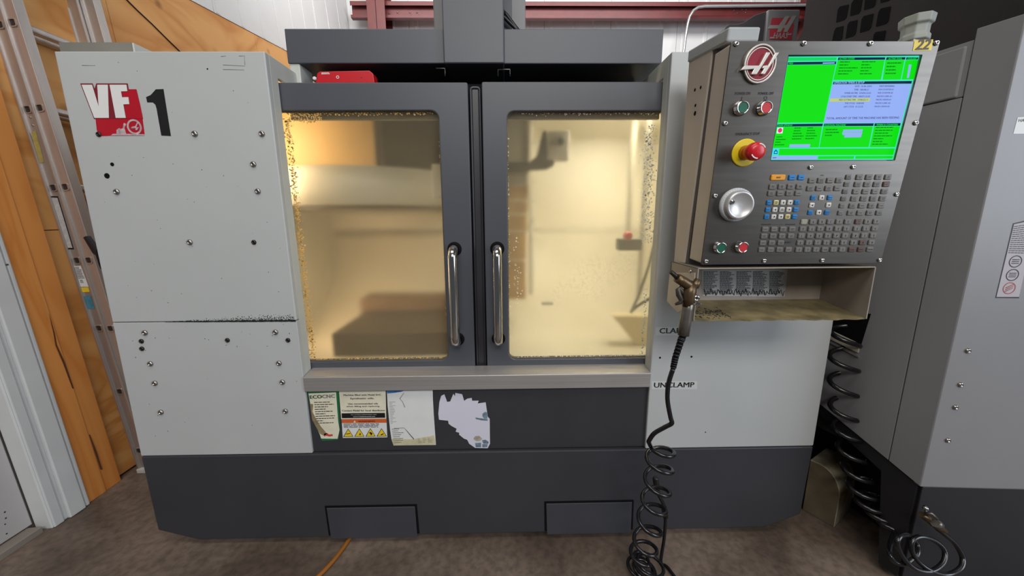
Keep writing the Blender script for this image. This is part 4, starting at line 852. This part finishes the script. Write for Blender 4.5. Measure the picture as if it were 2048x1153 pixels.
# orange hose on the floor
pts = [V((-.49, .09, .0075)), V((-.503, .02, .0075)), V((-.513, -.04, .0075)), V((-.53, -.10, .0075)), V((-.56, -.16, .0075)), V((-.62, -.24, .0075)), V((-.72, -.33, .0075))]
tag(MB().tube(smooth(pts), .0072, 10).build('floor_hose', mat('hose_amber', (150, 92, 30), .4, var=.1)), 'amber hose curving out from under the machine across the floor', 'hose')
# ================================================================== neighbouring machine at right
nm = thing('neighbour_machine', 'grey machine cabinet at the right edge with black skirt', 'machine', (1.9, .3, 0))
cor = V((1.3504, -.2158, 0))
FR = Fr(cor, (.2995, -.018, 0), (0, 0, 1)); FL = Fr(cor, (.0704, -.302, 0), (0, 0, 1))     # FL: u toward the corner
npaint = mat('neighbour_paint', (130, 129, 130), .42, var=.04, scale=3, bump=.05, bscale=500)
useam = FL.uv(1840, 610)[0]; zs0 = FL.uv(1640, 810); zc = FL.uv(1840, 974)[1]
slope = (zs0[1]-zc)/(zs0[0]); lowz = lambda u: zc+slope*u
MB().prism(FL, [(useam+.001, lowz(useam)), (-.0005, zc), (-.0005, 1.664), (useam+.001, 1.667)], -.02, 0).build('front_side_panel', npaint, nm, bevel=.002)
MB().prism(FL, [(-.62, lowz(-.62)), (useam-.001, lowz(useam)), (useam-.001, 1.500), (-.62, 1.500)], -.02, -.001).build('rear_side_panel', npaint, nm, bevel=.002)
MB().prism(FL, [(-.62, 1.503), (useam-.012, 1.503), (useam-.012, 1.632), (-.62, 1.632)], -.02, .002).build('access_cover', npaint, nm, bevel=.004)
MB().prism(FL, [(-.62, 1.502), (useam-.001, 1.502), (useam-.001, 1.642), (-.62, 1.642)], -.02, -.003).build('cover_frame', npaint, nm, bevel=.002)
MB().box(FR, .0005, 1.2, .371, 1.664, -.02, 0).build('front_panel', npaint, nm, bevel=.002)
MB().box(FR, .012, 1.2, .03, .369, -.03, -.004).build('front_skirt', mat('neighbour_skirt', (30, 29, 33), .45, var=.08), nm, bevel=.002)
MB().prism(FL, [(-.62, lowz(-.62)), (-.01, zc-.002), (-.01, .03), (-.06, .03), (-.10, zc-.02), (-.62, lowz(-.62)-.02)], -.05, -.006).box(FL, -.62, -.06, .0, lowz(-.62)-.004, -.27, -.23).build('side_skirt', mat('neighbour_skirt', (30, 29, 33)), nm)
mb = MB().prism(FXY, [(FL.p(-.60, 0, -.02).x, FL.p(-.60, 0, -.02).y), (FL.p(-.02, 0, -.03).x, FL.p(-.02, 0, -.03).y), (FR.p(1.19, 0, -.03).x, FR.p(1.19, 0, -.03).y), (2.5, .9), (1.4, .9)], .38, 1.63)
mb.prism(FXY, [(1.62, .5), (1.62, -.16), (2.45, -.2), (2.45, .8)], .0, .40).build('cabinet_core', mat('neighbour_core', (46, 44, 44), .6), nm)
for q in ((1935, 702), (1920, 770), (1910, 815), (1895, 881)):
    a, b = FR.uv(*q); inst('bolt', b1, FR.m(a, b, 0, 0, (.85, .85, .85)) @ R90, nm)
d = MB().prism(FR, pp(FR, [(2035, 235), (2075, 233), (2065, 268), (2026, 268)]), .0002, .0006).build('name_label', paper, nm)
textpx('HAAS', 'lettering', FR, (2037, 244), (2058, 243), .007, .001, ink, d, bold=.01)
zq = zoomed(1970, 220, 2.96)
d = MB().prism(FR, pp(FR, [(165, 672), (300, 640), (200, 1116), (60, 1114)], zq), .0002, .0004).build('safety_label', ink, nm, label='white pictogram safety label')
MB().prism(FR, pp(FR, [(170, 678), (300, 650), (200, 1108), (66, 1108)], zq), .0004, .0007).build('label_face', mat('label_mauve', (170, 164, 168), .5, var=.03), d)
mb = MB(); lines(FR, pp(FR, [(168, 690), (300, 670), (260, 860), (132, 855)], zq), 14, .001, mb, fill=(.8, 1), thick=.35, seed=6); mb.build('fine_print', ink, d, stuff=True)
for q, m in (((178, 898), ink), ((160, 978), ink), ((141, 1056), mat('sign_red', (160, 70, 70), .5))):
    a, b = FR.uv(*zq(*q)); k = [(a+.0165*math.cos(6.2832*i/20), b+.0165*math.sin(6.2832*i/20)) for i in range(20)]; k2 = [(a+.0142*math.cos(6.2832*i/20), b+.0142*math.sin(6.2832*i/20)) for i in range(20)]
    s_ = MB().ring(FR, k, k2, .0008, .0011).build('sign_ring', m, d)
    for dy in (-.005, 0, .005): MB().tube([FR.p(a-.009, b+dy-.004*(m is not ink), .001), FR.p(a+.009, b+dy+.006*(m is not ink), .001)], .0009, 4).build('sign_stroke', m, s_)
# dark vented column cover of the neighbour
VXp = 1.62
FV = Fr((VXp, 0, 0), (0, -1, 0), (0, 0, 1))              # n = -X
vent = mat('vent_cover_paint', (40, 36, 36), .55, var=.08, spec=.3)
vtl, vbl = FV.uv(1640, -4), FV.uv(1592, 84)
base_z = 1.68
kx = (vtl[0]-vbl[0])/(vtl[1]-vbl[1])
pb = (vbl[0]+kx*(base_z-vbl[1]), base_z); pt = (vtl[0]+kx*(3.0-vtl[1]), 3.0)
vc = thing('column_cover', 'dark sheet metal column cover with slanted vent holes above the neighbouring grey machine', 'cover', (1.9, .3, 1.68))
MB().prism(FV, [pb, (.25, base_z), (.25, 3.0), pt], -.012, -.001).build('cover_sheet', vent, vc)
MB().prism(FXY, [(VXp+.012, -.25), (2.9, -.30), (2.9, 1.0), (VXp+.012, .9)], 1.64, 3.0).build('cover_body', vent, vc)
zv = zoomed(1620, 0, 7.877)
mb = MB()
def vhole(c):
    q = pp(FV, c, zv); cx0_ = sum(p[0] for p in q)/4; cy0_ = sum(p[1] for p in q)/4; out = []
    for i in range(4):
        p, pr, nx = V(q[i]), V(q[i-1]), V(q[(i+1) % 4])
        for t in ((.42, 'a'), (.16, 'a'), (.16, 'b'), (.42, 'b')): out.append(tuple(p.lerp(pr if t[1] == 'a' else nx, t[0]*(.25 if i in (1, 3) else 1))))
    MB().prism(FV, out, -.001, .0008).build('vent_hole', black, vc)
for c in ([(445, 110), (610, 70), (565, 310), (412, 358)], [(660, 10), (830, -40), (785, 215), (632, 258)], [(880, -80), (1050, -130), (1020, 110), (850, 160)], [(395, 440), (525, 408), (500, 640), (340, 690)], [(600, 350), (748, 312), (712, 560), (560, 610)], [(820, 260), (1000, 215), (950, 470), (785, 520)], [(1090, 140), (1270, 100), (1225, 370), (1035, 425)], [(1110, -70), (1290, -120), (1260, 10), (1110, 50)], [(1010, 510), (1190, 480), (1160, 680), (980, 740)]): vhole(c)
for c in ([(440, -150), (640, -200), (620, 25), (460, 70)],): pass
# machine behind with the square logo on its cover
bmch = thing('motor_cover', 'grey and charcoal motor cover with red square logo standing behind the control panel', 'cover', (1.9, 1.6, 0))
FB = F0.sh(-1.5); zl = zoomed(1400, 20, 8.533)
p0, p1 = FB.uv(1537, 19), FB.uv(1598, 80)
gl_ = mat('logo_cover_grey', (176, 176, 178), .5, var=.04)
MB().box(FB, p0[0], FB.uv(1597, 50)[0], 1.9, p0[1], -.5, 0).build('cover_front', gl_, bmch, bevel=.006)
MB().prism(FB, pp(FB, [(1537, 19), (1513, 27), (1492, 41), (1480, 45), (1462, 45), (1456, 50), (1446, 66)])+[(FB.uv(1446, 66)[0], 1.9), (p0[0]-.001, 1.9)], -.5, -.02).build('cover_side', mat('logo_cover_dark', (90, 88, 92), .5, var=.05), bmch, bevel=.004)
MB().wbox(FB.uv(1446, 66)[0], FB.uv(1597, 50)[0], 1.52, 1.98, 0, 1.9).build('cover_stand', vent, bmch)
rl = mat('logo_red', (240, 84, 98), .5, var=.03)
lg = MB().prism(FB, pp(FB, [(1225, 140), (1570, 135), (1600, 260), (1560, 510), (1180, 505), (1185, 330)], zl), .001, .003).build('logo_panel', rl, bmch, label='red square logo')
MB().prism(FB, pp(FB, [(1150, 325), (1185, 266), (1340, 264), (1450, 112), (1520, 108), (1370, 380), (1305, 382), (1330, 322)], zl), .003, .005).build('logo_bar', white_ink, lg)
MB().prism(FB, pp(FB, [(1570, 108), (1640, 105), (1480, 380), (1418, 380), (1440, 318), (1410, 310), (1430, 266), (1470, 262)], zl), .003, .005).build('logo_bar', white_ink, lg)
textpx('HAAS', 'lettering', FB, (1245, 490), (1500, 484), .036, .006, white_ink, lg, zl, bold=.02, shear=.3)
MB().prism(FB, pp(FB, [(1180, 492), (1262, 490), (1268, 468), (1195, 466)], zl), .003, .005).build('logo_bar', white_ink, lg)
MB().prism(FB, pp(FB, [(1470, 415), (1558, 405), (1548, 430), (1480, 435)], zl), .003, .005).build('logo_bar', white_ink, lg)
# ================================================================== second coil hose, pump, bar in the gap
p = lambda px, py, y: at(px, py, 'y', y)
MB().prism(FL, pp(FL, [(1640, 628), (1742, 628), (1722, 692), (1640, 652)]), .0, .0006).build('side_opening', black, nm)
sr_ = MB().prism(FL, pp(FL, [(1640, 650), (1722, 689), (1718, 706), (1640, 668)]), .0, .006).build('side_rail', mat('rail_paint', (176, 168, 152), .45, var=.06), nm, bevel=.001)
MB().prism(FL, pp(FL, [(1640, 672), (1720, 712), (1719, 716), (1640, 676)]), .0, .004).build('rail_lip', alu, sr_)
pm = thing('pump_cover', 'dirty off-white arched pump cover on the floor between the machines', 'pump cover', tuple(at(1672, 1048, 'z', 0)))
A, B = at(1620, 1028, 'z', .02), at(1670, 1047, 'z', 0.02); u_ = V((.5, -.866, 0)); wA = .105
FPm = Fr((B.x-.5*wA, B.y+.866*wA, 0), (u_.x, u_.y, 0), (0, 0, 1))
tl_ = FPm.uv(1645, 931)[1]; arch = [(0, 0), (wA, 0), (wA, tl_*.55)]
for i in range(1, 9):
    w = math.pi/2*i/8; arch.append((wA*.30+wA*.70*math.cos(w), tl_*.55+tl_*.45*math.sin(w)))
arch += [(0, tl_)]
pmm = mat('pump_offwhite', (196, 188, 166), .5, var=.25, scale=9, col2=(96, 80, 46))
MB().prism(FPm, arch, -.15, 0).build('pump_shell', pmm, pm, bevel=.003)
MB().prism(FPm, [(a*.96+wA*.02, b*.97+.003) for a, b in arch], 0, .0015).build('pump_face', mat('pump_face', (120, 106, 84), .6, var=.2, scale=12), pm)
ch = thing('coil_hose', 'black coiled hose hanging between the two machines and looping on the floor', 'hose', tuple(p(1690, 760, .0)))
cs = [p(1692, 655, .02), p(1688, 710, .015), p(1688, 770, .01), p(1690, 830, .0), p(1700, 880, -.02), p(1712, 930, -.04), p(1726, 975, -.07), p(1745, 1010, -.10), p(1768, 1035, -.13), p(1790, 1055, -.16)]
hx = helix_path(cs, lambda t: .043 if t < .75 else .043-.016*(t-.75)/.25, 11, .5, .8)
hx = [V((v.x, v.y, max(v.z, .008))) for v in hx]
MB().tube(hx, .0082, 8).build('hose', hosem, ch)
zt_ = zoomed(1610, 900, 4.557)
q = lambda a, b, y: at(*zt_(a, b), 'y', y)
lp = [q(800, 800, -.20), q(775, 880, -.24), q(775, 960, -.27), q(830, 1030, -.28), q(930, 1040, -.285), q(1020, 960, -.28), q(1020, 860, -.26), q(940, 780, -.26), q(870, 790, -.275), q(840, 860, -.285), q(900, 990, -.29), q(1010, 1090, -.30), q(1150, 1110, -.30), q(1260, 1030, -.29), q(1270, 920, -.275), q(1180, 830, -.265), q(1060, 795, -.265), q(980, 830, -.27), q(975, 930, -.28), q(1040, 1030, -.29), q(1160, 1110, -.30), q(1300, 1140, -.30), q(1420, 1080, -.295), q(1435, 980, -.28), q(1370, 860, -.27), q(1280, 780, -.265), q(1200, 715, -.26)]
lp = [V((v.x, v.y, max(v.z, .008))) for v in lp]
MB().tube(smooth([hx[-1]]+lp, 5), .0068, 8).build('hose_loop', hosem, ch)
g2 = thing('air_gun', 'small metal air fitting on the end of the looped hose by the black skirt', 'air gun', tuple(q(1150, 640, -.25)))
MB().tube([q(1270, 745, -.262), q(1200, 695, -.26), q(1130, 640, -.255), q(1060, 590, -.25)], [.0085, .0105, .010, .009], 12).build('gun_body', gunm, g2)
MB().tube([q(1225, 690, -.272), q(1185, 668, -.272)], [.012, .012], 8).build('swivel_nut', gung, g2)
MB().tube([q(1100, 590, -.26), q(1150, 580, -.27), q(1205, 632, -.27)], [.005, .0045, .0035], 8).build('trigger', gung, g2)
MB().lathe(Fr(q(1104, 537, -.255), (1, 0, 0), (0, 0, 1)), 0, 0, [(.006, -.006), (.0065, 0), (.003, .005)], 12).build('gun_knob', chrome, g2)
MB().tube([q(1104, 545, -.25), q(1095, 590, -.25)], .003, 6).build('knob_stem', gung, g2)
# ================================================================== aluminium ladder against the left wall
ld = thing('extension_ladder', 'aluminium extension ladder leaning on the plywood wall behind the grey cabinet', 'ladder', tuple(at(275, 938, 'y', .42)))
LYn = .42
bL, tL = at(283, 955, 'y', LYn), at(-25, 20, 'y', LYn)
bL = bL+(bL-tL).normalized()*max(0, bL.z-.02)
FLD = Fr(bL, (1, 0, 0), (tL-bL)); vv = (tL-bL).normalized(); uu = (V((1, 0, 0))-vv*vv.x).normalized()
FLD.u = uu; FLD.v = vv; FLD.n = uu.cross(vv)
rw = sum(FLD.uv(x1, y)[0]-FLD.uv(x0, y)[0] for x0, x1, y in ((90, 152, 382), (35, 103, 222), (62, 122, 300)))/3/2
LEN = 3.1; LSEP = .30
def rail(k, d):
    u0 = k*rw+.001; F_ = FLD.sh(-d)
    mb = MB().box(F_, u0, u0+rw-.002, 0.03, LEN, -.004, 0)
    for a in (u0, u0+rw-.012): mb.box(F_, a, a+.010, .03, LEN, -.03, .007)
    return mb.build('rail', alu, ld, bevel=.002)
for d in (0, LSEP):
    for k in (0, 1): rail(k, d-.012*k*(1 if d == 0 else -1))
rungs = [FLD.uv(*q)[1] for q in ((78, 217), (129, 378), (176, 523), (217, 655))]; step = (rungs[0]-rungs[-1])/3
hv = MB(); w_ = .011
cup = mat('rung_socket', (120, 112, 108), .35, .7); dk = mat('rung_dark', (44, 38, 36), .5)
for k in (0, 1):
    for i in range(-4, 7):
        v_ = rungs[-1]+step*i-(.004 if k else 0); uc = k*rw+rw/2
        if v_ < .05 or v_ > LEN-.05: continue
        F_ = FLD.sh(.012*k)
        MB().ring(F_, rrect(uc-.014, uc+.014, v_-.015, v_+.015, .007, 3), rrect(uc-.0105, uc+.0105, v_-.0115, v_+.0115, .005, 3), .0, .004).build('rung_socket', alu, ld)
        MB().prism(F_, rrect(uc-.0105, uc+.0105, v_-.0115, v_+.0115, .005, 3), .0, .0008).build('rung_end', dk, ld)
        MB().box(FLD.sh(-LSEP), uc-.016, uc+.016, v_-.012, v_+.012, 0, LSEP-.004).build('rung', alu, ld, bevel=.006)
MB().box(FLD, -.004, 2*rw-.02, -.0, .05, -.05, .012).build('rail_foot', mat('foot_white', (200, 196, 190), .6), ld, bevel=.006)
def lsticker(name, q, m, n=.0008, label=None): return MB().prism(FLD, pp(FLD, q), n, n+.0006).build(name, m, ld, label=label)
lsticker('length_label', [(63, 265), (72, 262), (89, 325), (79, 327)], mat('label_dull_yellow', (176, 156, 84), .5, var=.15, scale=60), label='worn yellow label')
sil2 = lsticker('silver_label', [(97, 392), (117, 393), (149, 499), (131, 499)], mat('label_brushed', (186, 184, 182), .6, 0, var=.12, scale=90), label='silver label')
MB().ring(FLD, pp(FLD, [(97, 392), (117, 393), (149, 499), (131, 499)]), pp(FLD, [(99, 395), (116, 396), (146, 496), (132, 496)]), .0014, .002).build('label_edge', ink, sil2)
wl_ = lsticker('white_label', [(146, 533), (162, 532), (178, 574), (160, 574)], paper, label='white barcode label')
mb = MB(); lines(FLD, pp(FLD, [(148, 535), (162, 534), (172, 558), (156, 559)]), 10, .0016, mb, fill=(.7, 1), thick=.5, seed=3); lines(FLD, pp(FLD, [(160, 560), (166, 560), (169, 567), (162, 567)]), 4, .0016, mb, fill=(.9, 1), thick=.5, seed=4); mb.build('fine_print', ink, wl_, stuff=True)
lsticker('yellow_label', [(160, 575.5), (177, 575), (180, 584), (163, 585)], yellow_p, label='yellow strip label')
lsticker('blue_label', [(167, 593), (182, 592), (190, 618), (174, 618)], mat('label_blue', (74, 138, 162), .55, var=.25, scale=60), label='faded blue label')
for q in ((61, 235), (66, 251)):
    a, b = FLD.uv(*q); MB().lathe(FLD, a, b, [(.004, 0), (.003, .003)], 8).build('rivet', chrome, ld)
a = [at(*x, 'y', .36) for x in ((167, 474), (173, 472), (190, 505), (190, 512), (186, 508))]
MB().prism(F0.sh(-.37), [(v.x, v.z) for v in [at(*x, 'y', .37) for x in ((165, 475), (171, 472), (192, 500), (200, 540), (190, 511), (184, 507))]], -.02, 0).build('rung_lock', rubber, ld, bevel=.003, label='black rung lock')
flush_texts()
